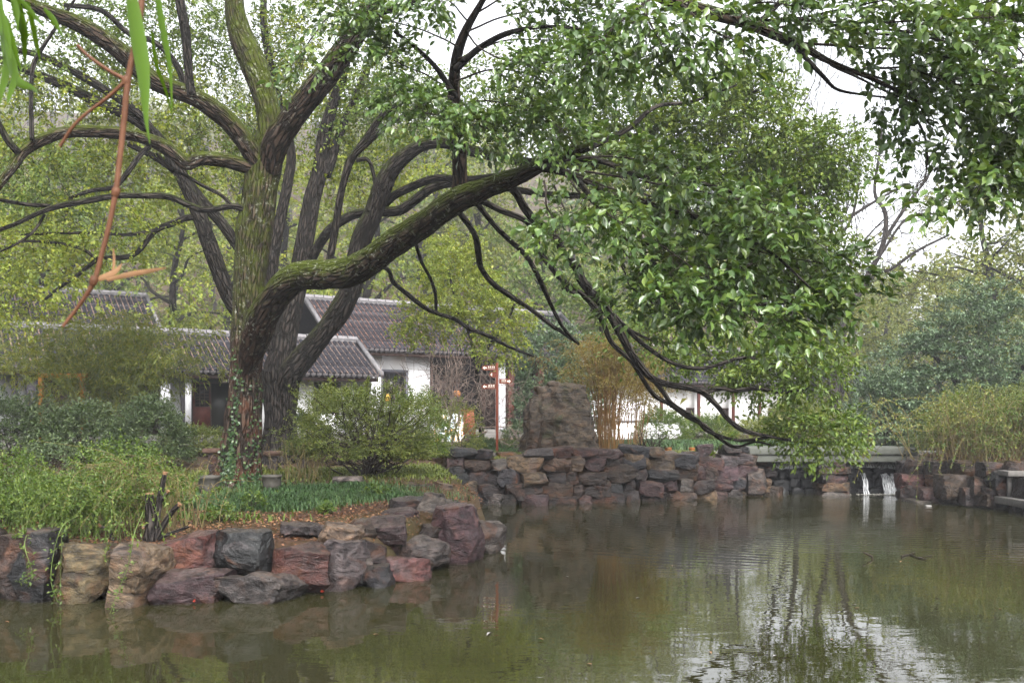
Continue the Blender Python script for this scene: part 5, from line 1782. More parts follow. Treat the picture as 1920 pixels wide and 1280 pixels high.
T3 = Tree('young_tree', 'fresh lime green young tree in front of the hall roof', gp(905, 30.5), bark='bark2')
T3.limb(dlin([(905, 850, 6), (902, 800, 5), (897, 740, 4.5), (893, 690, 4), (885, 640, 4), (868, 590, 3.5), (850, 545, 3), (840, 500, 2)], 30.5, 30.5), 8, name='trunk', moss=0.0)
T3.limb(dlin([(893, 690, 3.5), (915, 650, 3), (945, 615, 2.6), (965, 570, 2)], 30.5, 30.2), 6, moss=0)
T3.limb(dlin([(868, 590, 3), (825, 580, 2.6), (785, 590, 2)], 30.5, 30.2), 6, moss=0)
T3.foliage([(860, 540, 30.3, 80, 50, 1.2, 200), (800, 600, 30.0, 60, 40, 1.0, 130), (900, 600, 30.2, 70, 45, 1.1, 150), (950, 600, 30.2, 50, 50, 1.0, 110), (930, 655, 30.0, 50, 22, 0.8, 60), (840, 480, 30.6, 50, 40, 0.8, 70), (770, 600, 30.0, 30, 25, 0.6, 36), (880, 480, 30.6, 60, 40, 0.8, 60)],
            M['lime_leaf'], 0.095, 0.052, 22, 0.45, LEAF_Q, 23, 0.005, name='crown')

BG = 'trees on the slope behind the houses'
for k, (px, D, H, cr, mat, lab, kw) in enumerate([
        (700, 52, 17, 5.5, 'lime_leaf', 'tall yellow green tree rising straight behind the hall ridge', {}),
        (330, 50, 15, 5.5, 'lime_leaf', 'broad yellow green tree behind the gallery beyond the forked camphor', {}),
        (90, 50, 16, 5.5, 'mid_leaf', 'rounded green tree behind the rear hall ridge', {}),
        (540, 58, 18, 5.5, 'lime_leaf', 'tall pale green tree showing between the two camphor trunks', {}),
        (1010, 56, 13, 4.5, 'mid_leaf', 'green tree behind the right end of the hall roof', {}),
        (895, 62, 17, 3.5, 'olive_leaf', 'thick grey trunked tree standing in the mist above the hall', {'first': 0.62, 'trunk_r': 0.62, 'bark': 'bark3'}),
        (1120, 50, 9.5, 4.0, 'mid_leaf', 'rounded green tree above the white wing roof', {}),
        (1580, 62, 9.0, 4.5, 'olive_leaf', 'hazy olive tree in front of the misty pavilion', {}),
        (1660, 75, 12, 6.0, 'olive_leaf', 'pale hazy tree behind the distant pavilion', {}),
        (1850, 50, 15.5, 5.2, 'olive_leaf', 'tall olive yellow tree behind the domed evergreen', {'n1': 11, 'per': 8, 'first': 0.2}),
        (1960, 46, 15, 5.5, 'olive_leaf', 'tall olive tree at the far right behind the domed evergreen', {'n1': 10, 'per': 8, 'first': 0.2}),
        (1760, 58, 10, 4.5, 'olive_leaf', 'lower olive tree between the bare tree and the tall yellow one', {'n1': 9, 'per': 7, 'first': 0.2}),
        (-60, 40, 14, 5.0, 'lime_leaf', 'yellow green tree overhanging the end of the gallery roof', {}),
        (210, 62, 20, 6, 'mid_leaf', 'tall dark green tree high on the slope above the bamboo', {}),
        (800, 70, 22, 6, 'mid_leaf', 'tall green tree high on the slope above the hall', {}),
        (440, 68, 22, 6, 'olive_leaf', 'tall olive tree high on the slope behind the mossy trunk', {})]):
    b = gp(px, D)
    a = dict(n1=11, per=9, nl=16, L=0.22, Wd=0.13, tl=0.8)
    a.update(kw)
    branch_tree('broadleaf_tree', lab, b, H, cr, M[mat], 900 + k, group=BG, nsub=5, **a)

# domed evergreen on the right
r = np.random.default_rng(77)
eb = gp(1850, 32.5)
ev = Tree('evergreen_tree', 'big domed blue green evergreen standing behind the arching shrub', eb)
for k in range(6):
    az = k * 1.05
    e = np.array(eb) + np.array([math.cos(az) * 2.2, math.sin(az) * 2.0, 3.0 + r.uniform(0, 1.4)])
    C = catmull([np.array(eb) + [0, 0, -0.1], np.array(eb) + [math.cos(az) * 0.4, math.sin(az) * 0.4, 0.9], (np.array(eb) + e) / 2 + [0, 0, 0.5], e], 5)
    ev.limb_c(C, 0.11 * (1 - 0.75 * np.linspace(0, 1, len(C))), 8, 0.05, 'trunk' if k == 0 else 'limb', 0.05)
cen = np.array([eb[0], eb[1], eb[2] + 0.2])
npl = 190
v = nrm(r.normal(size=(npl, 3)) * [1, 1, 0.8])
v[:, 2] = np.abs(v[:, 2]) * 1.02 - 0.08
v[:, 1] = np.where(r.uniform(size=npl) < 0.78, -np.abs(v[:, 1]), v[:, 1])
rad = np.array([4.1, 3.6, 5.2])
prof = 1 + 0.12 * fbm(v * 2.4 + 3, 3)
c = cen + v * rad * (prof * r.uniform(0.86, 1.0, npl))[:, None]
m = MB()
for k in range(npl):          # each plate of foliage: flat on top, hanging a little at the rim
    az = r.uniform(0, 6.28, 30)
    rr_ = r.uniform(0.1, 1, 30) ** 0.6 * r.uniform(0.5, 0.85)
    q = c[k] + np.stack([np.cos(az) * rr_, np.sin(az) * rr_, 0.07 * r.normal(size=30) - 0.18 * rr_ ** 2], -1)
    dq = np.stack([np.cos(az), np.sin(az), -0.1 + 0 * az], -1) + v[k] * 0.6
    spray(m, q, dq, 10, 0.30, 0.125, 0.055, droop=0.12, upw=1.6, rng=r)
inn = cen + nrm(r.normal(size=(1500, 3)) * [1, 1, 0.8]) * rad * r.uniform(0.5, 0.85, 1500)[:, None]
inn = inn[inn[:, 2] > eb[2] + 0.2]
spray(m, inn, r.normal(size=inn.shape), 9, 0.4, 0.12, 0.05, rng=r)
m.build('crown', M['blue_leaf'], ev.t)
ev.tie(c, 0.01, r)


# bare trees
def bare_tree(name, label, base, H, seed, r0, levels=4, spread=0.55, mat='bark3', first=None, n=3, cat='tree', up=0.25, group=None, minr=0.004, hd=None, ktop=0.72):
    rr = np.random.default_rng(seed)
    T = Tree(name, label, base, group, mat)
    T.t['category'] = cat
    tw = MB()
    cnt = [0]

    def grow(p, d, L, r_, lv):
        k = 4
        pts = [p]
        dd = d.copy()
        for _ in range(k):
            dd = nrm(dd + rr.normal(0, 0.16, 3) + np.array([0, 0, up * 0.12]))
            pts.append(pts[-1] + dd * L / k)
        C = catmull(pts, 2)
        R = np.linspace(r_, max(r_ * 0.55, minr * 0.6), len(C))
        if lv >= levels - 1 and cnt[0] < 14:
            cnt[0] += 1
            T.limb_c(C, R, 8, 0.04, 'trunk' if lv == levels and cnt[0] == 1 else 'limb', 0.0)
        else:
            tube(tw, C, R, 4 if r_ > 0.012 else 3)
        if lv == 0:
            return
        for j in range(n if lv > 1 else n + 1):
            i = int(len(C) * (0.35 + 0.65 * (j + 0.6) / n)) - 1
            i = min(max(i, 2), len(C) - 1)
            az = rr.uniform(0, 6.28)
            ax = nrm(np.cross(dd, [math.cos(az), math.sin(az), 0.3]))
            nd = nrm(dd * (1 - spread) + ax * spread + np.array([0, 0, up * 0.3]))
            grow(C[i], nd, L * rr.uniform(0.55, 0.85) * ktop / 0.72, max(R[i] * 0.66, minr), lv - 1)
    b = np.array(base, float) - [0, 0, 0.1]
    if hd is None:
        hd = [(0, 0, 1)]
    for d0 in hd:
        grow(b, nrm(np.array(d0, float)), H * 0.36, r0, levels)
    o = tw.build('twigs', M['twig_pale'] if mat == 'pale' else M[mat] if mat in M else M['bark3'], T.t)
    o['kind'] = 'stuff'
    return T


M['pale'] = M['twig_pale']
tb = Tree('bare_tree', 'leafless spreading tree standing in the mist beside the domed evergreen', gp(1560, 46), bark='bark3')
for pts in ([(1560, 850, 8.7), (1565, 760, 7.4), (1575, 660, 6.8), (1592, 585, 6.2), (1620, 530, 5.6), (1655, 460, 5.0), (1660, 400, 4.3), (1640, 360, 3.1), (1650, 280, 2.5), (1655, 200, 1.9)],
            [(1565, 760, 5.6), (1550, 680, 5.0), (1530, 560, 5.0), (1555, 440, 3.7), (1590, 410, 3.1), (1640, 378, 2.5), (1690, 350, 1.9)], [(1655, 455, 3.7), (1690, 400, 3.1), (1740, 330, 2.2), (1780, 260, 1.6)],
            [(1600, 570, 3.7), (1640, 515, 3.1), (1670, 505, 2.8), (1720, 470, 2.5), (1780, 440, 1.9)], [(1650, 480, 2.5), (1700, 410, 2.5), (1760, 400, 1.9)], [(1530, 560, 3.7), (1560, 470, 2.5), (1600, 400, 2.5), (1610, 300, 1.9), (1600, 220, 1.2)]):
    tb.limb(dlin(pts, 46, 46), 8, 0.04, 'trunk' if len(pts) > 9 else 'limb', 0.0)
rr = np.random.default_rng(5)
cc = np.concatenate([ellip(n_, P(a, b, 46), np.array([w_ / FPX * 46, 1.8, h_ / FPX * 46]), rr) for a, b, w_, h_, n_ in ((1650, 300, 90, 110, 210), (1600, 470, 90, 70, 210), (1720, 400, 70, 80, 150), (1690, 520, 90, 50, 160), (1580, 360, 60, 80, 120))])
tb.tie(cc, 0.016, rr)
for k, (px, D, H) in enumerate(((1500, 58, 26), (1585, 64, 24))):
    bare_tree('bare_tree', ['slender leafless tree rising into the white sky behind the overhanging branch', 'thin leafless tree farther off in the mist behind the overhanging branch'][k], gp(px, D), H, 40 + k, 0.22, 4, 0.36, 'bark3', up=0.9, minr=0.018, ktop=0.86)

# ------------------------------------------------------------------ shrubs, bamboo, grasses
def shrub(name, label, px, D, w, h, mat, seed, n=420, L=0.05, Wd=0.022, nl=12, tl=0.22, stems=9, cat='shrub', stem='twig', depth=0.8, group=None, dz=0.0, proto=LEAF_Q, zmin=0.0, bumpy=0.22):
    """w,h in photo pixels; a dome of leafy twigs on branching stems"""
    rr = np.random.default_rng(seed)
    b = gp(px, D)
    t = thing(name, label, cat, b, group=group)
    hw, hh = w / 2 / FPX * D, h / FPX * D
    v = nrm(rr.normal(size=(n, 3)))
    v[:, 2] = np.maximum(np.abs(v[:, 2]), zmin * rr.uniform(0.6, 1.3, n))
    prof = 1 + bumpy * fbm(v * 2.3 + seed, 3)
    c = np.array(b) + [0, 0, 0.12 * hh] + v * np.array([hw, hw * depth, hh * 0.9]) * (prof * rr.uniform(0.62, 1.0, n) ** 0.6)[:, None]
    m = MB()
    spray(m, c, v + rr.normal(0, 0.35, v.shape) + [0, 0, 0.1], nl, tl, L, Wd, proto, droop=0.15, upw=1.0, rng=rr)
    m.build('foliage', M[mat], t)
    ms = MB()
    for k in range(stems):
        i = rr.integers(n)
        e = c[i]
        s = np.array(b) + [rr.normal(0, 0.08 * hw), rr.normal(0, 0.06 * hw), -0.05]
        mid = s * 0.5 + e * 0.5 + rr.normal(0, 0.08 * hw, 3)
        C = catmull([s, s * 0.72 + mid * 0.28 + rr.normal(0, 0.03 * hw, 3), mid, e], 4)
        tube(ms, C, np.linspace(0.018, 0.005, len(C)) * max(0.7, hw), 5)
        for q in range(4):
            j = rr.integers(n)
            a = C[int(len(C) * (0.35 + 0.15 * q))]
            if np.linalg.norm(c[j] - a) < hw * 1.1:
                tube(ms, catmull([a, (a + c[j]) / 2 + rr.normal(0, 0.05 * hw, 3), c[j]], 3), np.linspace(0.008, 0.003, 7) * max(0.7, hw), 4)
    o = ms.build('stems', M[stem], t)
    o['kind'] = 'stuff'
    return t


shrub('azalea_bush', 'wide domed azalea bush of small olive leaves beside the two trunks', 690, 20.2, 285, 160, 'shrub_leaf', 1, 2300, 0.048, 0.026, 15, 0.20, 26, zmin=0.24, bumpy=0.38)
shrub('azalea_bush', 'smaller upright azalea behind the wide domed one by the gallery post', 640, 23.5, 150, 135, 'shrub_leaf', 2, 900, 0.05, 0.026, 13, 0.22)
shrub('bush', 'loose leafy bush between the wide azalea and the white hall wall', 775, 24.5, 120, 120, 'mid_leaf', 3, 800, 0.06, 0.03, 13, 0.28)
shrub('bush', 'brownish thin bush below the leafless shrub on the far wall', 858, 26.3, 85, 96, 'olive_leaf', 4, 520, 0.045, 0.022, 12, 0.22, 12)
shrub('bush', 'small bright green bush by the stone steps left of the standing stone', 975, 31.0, 70, 46, 'vivid_leaf', 5, 240, 0.06, 0.026, 12, 0.2)
shrub('bush', 'low dark green ball of turf lily beside the signpost foot', 905, 29.0, 70, 22, 'grass', 6, 240, 0.10, 0.012, 12, 0.12, 2)
shrub('bush', 'yellow green bush against the white wing behind the twiggy stump', 1240, 36.0, 95, 62, 'vivid_leaf', 7, 700, 0.07, 0.032, 13, 0.24)
shrub('bush', 'yellow green bush right of the twiggy stump in front of the wing', 1330, 36.5, 100, 48, 'vivid_leaf', 8, 700, 0.07, 0.032, 13, 0.24)
shrub('bush', 'pale bush in front of the misty pavilion above the bridge', 1500, 38.0, 150, 70, 'olive_leaf', 9, 800, 0.08, 0.04, 13, 0.28)
shrub('bush', 'dusty bush under the drooping branch end behind the bridge', 1420, 34.0, 110, 50, 'olive_leaf', 10, 320, 0.06, 0.028, 12, 0.24)
shrub('laurel_bush', 'glossy blue green laurel leaning over the standing stone', 1050, 31.5, 185, 240, 'blue_leaf', 11, 1100, 0.11, 0.046, 14, 0.35, 10)
shrub('bush', 'blue green bush at the foot of the domed evergreen by the bridge', 1660, 31.0, 130, 150, 'blue_leaf', 12, 620, 0.10, 0.042, 12, 0.3)
HG = 'dark clipped bushes along the left bank'
shrub('hedge_bush', 'dark grey green hedge bush at the end of the gallery', 20, 24.0, 190, 115, 'dark_leaf', 13, 1300, 0.07, 0.034, 13, 0.25, group=HG)
shrub('hedge_bush', 'dark hedge bush below the left bamboo clump', 150, 23.5, 170, 105, 'dark_leaf', 14, 1200, 0.07, 0.034, 13, 0.25, group=HG)
shrub('hedge_bush', 'dark hedge bush nearest the mossy trunk under the white columns', 282, 22.5, 150, 120, 'dark_leaf', 15, 1200, 0.065, 0.032, 13, 0.25, group=HG)
shrub('hedge_bush', 'low dark hedge directly left of the mossy trunk by the gallery plinth', 375, 27.0, 150, 50, 'shrub_leaf', 16, 800, 0.055, 0.028, 13, 0.2, group=HG)
shrub('bush', 'sparse dark bush with red stems on the left bank among stones', 95, 18.0, 150, 90, 'dark_leaf', 17, 170, 0.06, 0.028, 10, 0.3, 12)
shrub('bush', 'bright green privet shrub overhanging the left boulders', 235, 15.2, 200, 120, 'vivid_leaf', 18, 480, 0.05, 0.027, 13, 0.28, 12)
shrub('bush', 'fresh green shrub at the outer end of the left boulders', 20, 13.8, 190, 120, 'vivid_leaf', 19, 560, 0.045, 0.024, 13, 0.26, 12)
shrub('bush', 'dense twiggy green bush inside the straw and green jasmine by the jetty', 1840, 26.6, 230, 120, 'shrub_leaf', 21, 1100, 0.06, 0.03, 13, 0.3, 26, stem='stem_tan')
shrub('bush', 'dense leafy bush above the jetty beyond the straw jasmine', 1945, 26.0, 180, 130, 'shrub_leaf', 22, 800, 0.06, 0.03, 13, 0.3, 20, stem='stem_tan')
shrub('palm_shrub', 'small dark palm shrub against the white gallery wall behind the azalea', 572, 30.0, 60, 62, 'dark_leaf', 20, 90, 0.28, 0.03, 7, 0.3, 4)


def arching(name, label, base, n, reach, height, seed, leafm, stemm, L=0.035, Wd=0.016, per=26, azr=(0, 6.28), drop=0.5, sr=0.004, spread=0.15, fall=None, cat='shrub', minz=None, lean=(0, 0)):
    rr = np.random.default_rng(seed)
    b = np.array(base)
    t = thing(name, label, cat, b)
    ms, ml = MB(), MB()
    for k in range(n):
        az = rr.uniform(*azr)
        re = reach * rr.uniform(0.4, 1.0)
        h = height * rr.uniform(0.5, 1.0)
        s = b + [rr.normal(0, spread), rr.normal(0, spread * 0.6), -0.05]
        dirv = np.array([math.cos(az), math.sin(az), 0])
        p1 = s + dirv * re * 0.3 + [lean[0] * 0.3, lean[1] * 0.3, h * 0.85]
        p2 = s + dirv * re * 0.7 + [lean[0] * 0.7, lean[1] * 0.7, h * rr.uniform(0.8, 1.0)]
        p2 = p2 + rr.normal(0, 0.10 * reach, 3)
        p3 = s + dirv * re * rr.uniform(0.8, 1.3) + [lean[0], lean[1], h - drop * rr.uniform(-0.25, 1.0)] + rr.normal(0, 0.08 * reach, 3)
        C = catmull([s, p1 + rr.normal(0, 0.05, 3), p2 + rr.normal(0, 0.06, 3), p3], 6)
        if minz is not None:
            C[:, 2] = np.maximum(C[:, 2], minz)
        tube(ms, C, np.linspace(sr * 1.5, sr * 0.6, len(C)), 4)
        if per:
            u = rr.uniform(0.25, 1.0, per) * (len(C) - 1.01)
            i = u.astype(int)
            f = (u - i)[:, None]
            pos = C[i] * (1 - f) + C[i + 1] * f
            tg = nrm(C[i + 1] - C[i])
            ld = tg * 0.5 + rr.normal(0, 0.7, (per, 3))
            leaves(ml, pos, ld, np.array([0, 0, 1.0]) + rr.normal(0, 0.5, (per, 3)), L * rr.uniform(0.7, 1.3, per), Wd * rr.uniform(0.7, 1.3, per))
    o = ms.build('stems', M[stemm], t)
    o['kind'] = 'stuff'
    if ml.v:
        ml.build('foliage', M[leafm], t)
    return t


lb = P(300, 0, 12.9)
arching('jasmine_shrub', 'straggling jasmine of arching green stems around the sawn stump', (lb[0], 12.9, gz(lb[0], 12.9)), 70, 1.5, 1.0, 51, 'vivid_leaf', 'stem_tan', 0.045, 0.023, 44, (1.8, 4.9), 0.6, 0.003)
lb = P(150, 0, 12.6)
arching('jasmine_shrub', 'mass of tangled fresh jasmine spilling over the olive boulder', (lb[0], 12.6, gz(lb[0], 12.6)), 110, 1.15, 0.75, 52, 'vivid_leaf', 'stem_green', 0.045, 0.024, 60, (0, 6.28), 1.0, 0.003, 0.35)
lb = P(60, 0, 12.5)
arching('jasmine_shrub', 'tangled jasmine over the slate boulder with stems trailing to the water', (lb[0], 12.5, gz(lb[0], 12.5)), 90, 1.1, 0.75, 53, 'vivid_leaf', 'stem_green', 0.045, 0.024, 60, (0, 6.28), 1.05, 0.003, 0.35)
lb = P(340, 0, 13.6)
arching('dry_weeds', 'dry straw coloured stalks standing behind the sawn stump', (lb[0], 13.6, gz(lb[0], 13.6)), 36, 0.7, 0.95, 54, 'dry_leaf', 'stem_tan', 0.03, 0.012, 5, (0, 6.28), 0.3, 0.003, 0.3, cat='weeds')
rb_ = P(1825, 0, 25.6)
arching('jasmine_shrub', 'sprawling straw and green jasmine hanging over the rust stones by the jetty', (rb_[0], 25.6, gz(rb_[0], 25.6)), 110, 1.7, 1.6, 55, 'olive_leaf', 'stem_tan', 0.075, 0.036, 44, (2.2, 7.2), 1.7, 0.006, 0.9)
rb_ = P(1915, 0, 24.9)
arching('jasmine_shrub', 'denser green jasmine beside the straw coloured one above the jetty', (rb_[0], 24.9, gz(rb_[0], 24.9)), 90, 1.5, 1.7, 56, 'vivid_leaf', 'stem_tan', 0.07, 0.034, 50, (2.5, 6.9), 2.0, 0.006, 0.5)
rb_ = P(1850, 0, 24.6)
arching('jasmine_shrub', 'leafy jasmine stems trailing down the rust stones beside the jetty', (rb_[0], 24.6, gz(rb_[0], 24.6)), 60, 1.3, 0.9, 58, 'vivid_leaf', 'stem_tan', 0.06, 0.03, 40, (3.5, 5.9), 1.5, 0.005, 0.9, minz=0.1)
rb_ = P(567, 0, 19.5)
arching('dry_weeds', 'thin dry brown weeds between the round pot and the azalea', (rb_[0], 19.5, gz(rb_[0], 19.5)), 34, 0.5, 0.85, 57, 'dry_leaf', 'stem_tan', 0.03, 0.012, 6, (0, 6.28), 0.3, 0.004, 0.25, cat='weeds')

# long stems trailing from the bank down to the water
for k, (pts, lab) in enumerate(([[(150, 965), (118, 985), (100, 1040), (96, 1090), (108, 1128)], 'long jasmine stem trailing down the slate boulder'], [[(268, 960), (252, 1000), (240, 1060), (222, 1105), (206, 1150)], 'long jasmine stem trailing over the tan upright boulder to the water'],
                                [[(60, 985), (46, 1020), (60, 1075), (40, 1090)], 'short jasmine stem hanging over the outermost boulders'])):
    Db = 11.15 if k != 1 else 10.75
    C = catmull([P(x, y, Db if i else Db + 0.9) for i, (x, y) in enumerate(pts)], 7)
    t = thing('trailing_stem', lab, 'vine', C[0])
    ms, ml = MB(), MB()
    tube(ms, C, np.linspace(0.006, 0.003, len(C)), 5)
    rr = np.random.default_rng(600 + k)
    q = rr.integers(4, len(C), 70)
    leaves(ml, C[q] + rr.normal(0, 0.035, (70, 3)), rr.normal(0, 0.7, (70, 3)) + [0, 0, -0.2], np.array([0, -0.4, 1.0]) + rr.normal(0, 0.4, (70, 3)), rr.uniform(0.035, 0.06, 70), rr.uniform(0.018, 0.03, 70))
    ms.build('stem', M['stem_green'], t)
    ml.build('foliage', M['vivid_leaf'], t)

# sawn stump with cut branches
sb = P(286, 1008, 12.35)
stp = Tree('sawn_stump', 'dark pruned stump with pale sawn branch ends above the boulders', (sb[0], 12.35, gz(sb[0], 12.35)), bark='bark3')
for pts in ([(285, 1020, 12), (284, 985, 11), (281, 950, 10), (280, 925, 8)], [(288, 1000, 7), (297, 950, 6), (300, 930, 5.5), (310, 885, 4.5)], [(290, 1015, 6), (306, 985, 5.5), (322, 960, 5), (337, 944, 4.5)],
            [(286, 960, 4), (305, 935, 3.5), (316, 920, 3)], [(288, 1012, 4), (310, 1003, 3.5), (340, 992, 3), (358, 984, 2.6)], [(272, 1012, 4.5), (276, 995, 4), (276, 982, 3.5), (268, 990, 3)], [(212, 1035, 3.5), (210, 1005, 3.5), (200, 992, 3.2), (186, 985, 3)]):
    stp.limb(dlin(pts, 12.3, 12.2), 8, 0.08, 'cut_branch', 0.0)
    C, R = limb_world(dlin(pts, 12.3, 12.2))
    m = MB()
    th = np.linspace(0, 6.28, 9)[:-1]
    tdir = nrm(C[-1] - C[-2])
    a = nrm(np.cross(tdir, [0, 1, 0.2]))
    b = np.cross(tdir, a)
    cc = C[-1] + tdir * 0.004
    m.add(np.array([cc + (a * math.cos(q) + b * math.sin(q)) * R[-1] * 1.02 for q in th] + [cc - tdir * 0.03 + (a * math.cos(q) + b * math.sin(q)) * R[-1] * 1.03 for q in th]),
          [(i, (i + 1) % 8, 8 + (i + 1) % 8, 8 + i) for i in range(8)])
    m.add(np.array([cc + (a * math.cos(q) + b * math.sin(q)) * R[-1] * 1.02 for q in th]), [tuple(range(8))])
    m.build('sawn_end', M['wood_cut'], stp.t)
stp.t['category'] = 'stump'

# twiggy stump on the far wall
tsb = gp(1212, 26.4)
bare_tree('twiggy_stump', 'fan of dark bare shoots growing from a stump on the far wall', tsb, 1.5, 61, 0.03, 2, 0.5, 'twig', cat='stump', hd=[(a, 0.1, 1) for a in (-0.5, -0.15, 0.1, 0.35, 0.6, 0.9, 1.2)], up=0.1, minr=0.006)
# leafless shrub before the hall
bsb = gp(838, 29.6)
bare_tree('leafless_shrub', 'pale leafless spreading shrub in front of the dark hall entrance', bsb, 3.9, 62, 0.05, 4, 0.52, 'twig_pale', cat='shrub', hd=[(-1.0, 0, 0.9), (-0.4, 0.2, 1.1), (0.3, -0.1, 1.1), (1.0, 0.1, 0.8), (0.7, -0.2, 0.5)], up=0.12, minr=0.008, ktop=0.86)
bare_tree('leafless_shrub', 'small leafless sapling in front of the gallery post', gp(672, 27.0), 2.6, 63, 0.03, 3, 0.45, 'twig', cat='shrub', hd=[(-0.3, 0, 1), (0.2, 0, 1), (0.5, 0.1, 0.9)], up=0.3, minr=0.006)


def bamboo(name, label, px, D, w, h, n, leafm, canem, seed, leaf0=0.35, nleaf=26, lean=0.14, L=0.13, Wd=0.016, rr_=0.011, fan=0.5, curve=0.25):
    rr = np.random.default_rng(seed)
    b = gp(px, D)
    t = thing(name, label, 'bamboo', b)
    hw, H = w / 2 / FPX * D, h / FPX * D
    mc, ml = MB(), MB()
    for k in range(n):
        s = np.array(b) + [rr.normal(0, hw * fan * 0.45), rr.normal(0, hw * 0.3), -0.05]
        hh = H * rr.uniform(0.6, 1.05)
        ex = (s[0] - b[0]) * (0.9 / max(fan, 0.2)) * rr.uniform(0.5, 1.2) + rr.normal(0, hw * 0.35)
        e = s + [ex, rr.normal(0, hw * 0.4), hh]
        mid = s + [ex * 0.35, (e[1] - s[1]) * 0.3, hh * 0.6]
        C = catmull([s, mid, e, e + [ex * curve, 0, -hh * 0.08]], 5)
        tube(mc, C, np.linspace(rr_, rr_ * 0.35, len(C)), 5)
        u = rr.uniform(leaf0, 1, nleaf) * (len(C) - 1.01)
        i = u.astype(int)
        pos = C[i] + (C[i + 1] - C[i]) * (u - i)[:, None]
        off = rr.normal(0, 0.22, (nleaf, 3)) * hw * [1, 1, 0.5]
        spray(ml, pos + off * 0.5, off + [0, 0, 0.05], 6, 0.26, L, Wd, LEAF_B, droop=0.4, rng=rr)
        for p_, o_ in zip(pos[::3], off[::3]):
            tube(mc, [p_, p_ + o_ * 0.5], [0.004, 0.002], 3)
    o = mc.build('canes', M[canem], t)
    o['kind'] = 'stuff'
    ml.build('foliage', M[leafm], t)


bamboo('bamboo_clump', 'feathery green bamboo clump in front of the gallery', 215, 27.5, 290, 255, 70, 'bamboo_leaf', 'cane_green', 71, 0.28, 46, L=0.14, Wd=0.02)
bamboo('bamboo_clump', 'dry tan bamboo clump beside the standing stone', 1138, 27.8, 120, 215, 75, 'dry_leaf', 'cane', 72, 0.45, 16, L=0.10, fan=0.42)
bamboo('bamboo_clump', 'loose yellowing bamboo behind the dry clump before the white wing', 1185, 31.0, 130, 170, 30, 'dry_leaf', 'cane', 73, 0.3, 26, L=0.12)

# lily turf, weeds, litter
def grass_patch(name, label, pts, n, L, seed, mat='grass', wid=0.008, cat='grass'):
    rr = np.random.default_rng(seed)
    m = MB()
    pos = []
    for (px, D, w, d, k) in pts:
        c = P(px, 0, D)
        q = rr.normal(0, 1, (int(n * k), 2)) * [w / FPX * D * 0.5, d * 0.5]
        pos.append(np.stack([c[0] + q[:, 0], D + q[:, 1]], -1))
    pos = np.concatenate(pos)
    pos = pos[pond_sd(pos[:, 0], pos[:, 1]) > 0.45]
    nn = len(pos)
    z = G(pos[:, 0], pos[:, 1])
    az = rr.uniform(0, 6.28, nn)
    dd = np.stack([np.cos(az), np.sin(az), np.zeros(nn)], -1)
    ln = L * rr.uniform(0.5, 1.15, nn)
    base = np.stack([pos[:, 0], pos[:, 1], z - 0.01], -1)
    k1 = base + dd * (ln * 0.25)[:, None] + np.array([0, 0, 1.0]) * (ln * 0.62)[:, None]
    k2 = base + dd * (ln * 0.75)[:, None] + np.array([0, 0, 1.0]) * (ln * rr.uniform(0.35, 0.8, nn))[:, None]
    sv = np.stack([-dd[:, 1], dd[:, 0], np.zeros(nn)], -1) * wid
    V = np.stack([base - sv, base + sv, k1 - sv * 0.8, k1 + sv * 0.8, k2], 1).reshape(-1, 3)
    o_ = (np.arange(nn) * 5)[:, None]
    m.add(V, np.concatenate([np.array([0, 1, 3]) + o_, np.array([0, 3, 2]) + o_, np.array([2, 3, 4]) + o_]))
    o = m.build(name, M[mat])
    setp(o, label, cat, kind='stuff')
    return o


grass_patch('lily_turf', 'dark green lily turf around the mossy trunk', [(520, 17.0, 260, 0.7, 1.0), (640, 17.3, 120, 0.5, 0.6), (380, 16.6, 150, 0.7, 0.5), (600, 18.2, 160, 0.5, 0.6), (470, 16.2, 160, 0.4, 0.35)], 5200, 0.19, 81)
grass_patch('lily_turf', 'grey green lily turf in front of the white wing', [(1190, 33, 150, 3, 0.6), (1330, 33, 260, 3, 1), (1500, 34, 200, 3, 0.7), (990, 32.5, 60, 2, 0.3)], 5500, 0.30, 82, wid=0.014)
grass_patch('lily_turf', 'dark turf around the signpost and path edge', [(905, 28.2, 90, 0.8, 0.6), (960, 28.0, 50, 0.5, 0.3), (1060, 25.9, 120, 0.2, 0.12)], 3500, 0.2, 83)
grass_patch('weeds', 'bright weeds sprouting on the left bank', [(400, 14.6, 150, 0.5, 0.08), (60, 15.5, 300, 1.5, 0.8), (250, 17.5, 260, 1.5, 0.8)], 2600, 0.16, 84, 'vivid_leaf', 0.011)


grass_patch('ground_cover', 'dark low weeds under the azalea and along the far bank', [(640, 20.8, 330, 1.6, 1.0), (760, 21.5, 180, 1.5, 0.7), (850, 25.6, 120, 0.8, 0.3), (1080, 26.6, 260, 0.8, 0.35), (1300, 27.5, 260, 0.8, 0.4), (330, 20.0, 260, 2.0, 0.6)], 5200, 0.12, 86, 'shrub_leaf', 0.012)


def ground_leaves(name, label, n, seed, mat, box, size, cat='leaves', lift=0.012):
    rr = np.random.default_rng(seed)
    x = rr.uniform(box[0], box[1], n)
    y = rr.uniform(box[2], box[3], n)
    k = pond_sd(x, y) > 0.3
    x, y = x[k], y[k]
    nn = len(x)
    pos = np.stack([x, y, G(x, y) + lift], -1)
    m = MB()
    leaves(m, pos, rr.normal(size=(nn, 3)) * [1, 1, 0.25], np.array([0, 0, 1.0]) + rr.normal(0, 0.35, (nn, 3)), size * rr.uniform(0.6, 1.3, nn), size * 0.5 * rr.uniform(0.6, 1.3, nn))
    o = m.build(name, M[mat])
    setp(o, label, cat, kind='stuff')


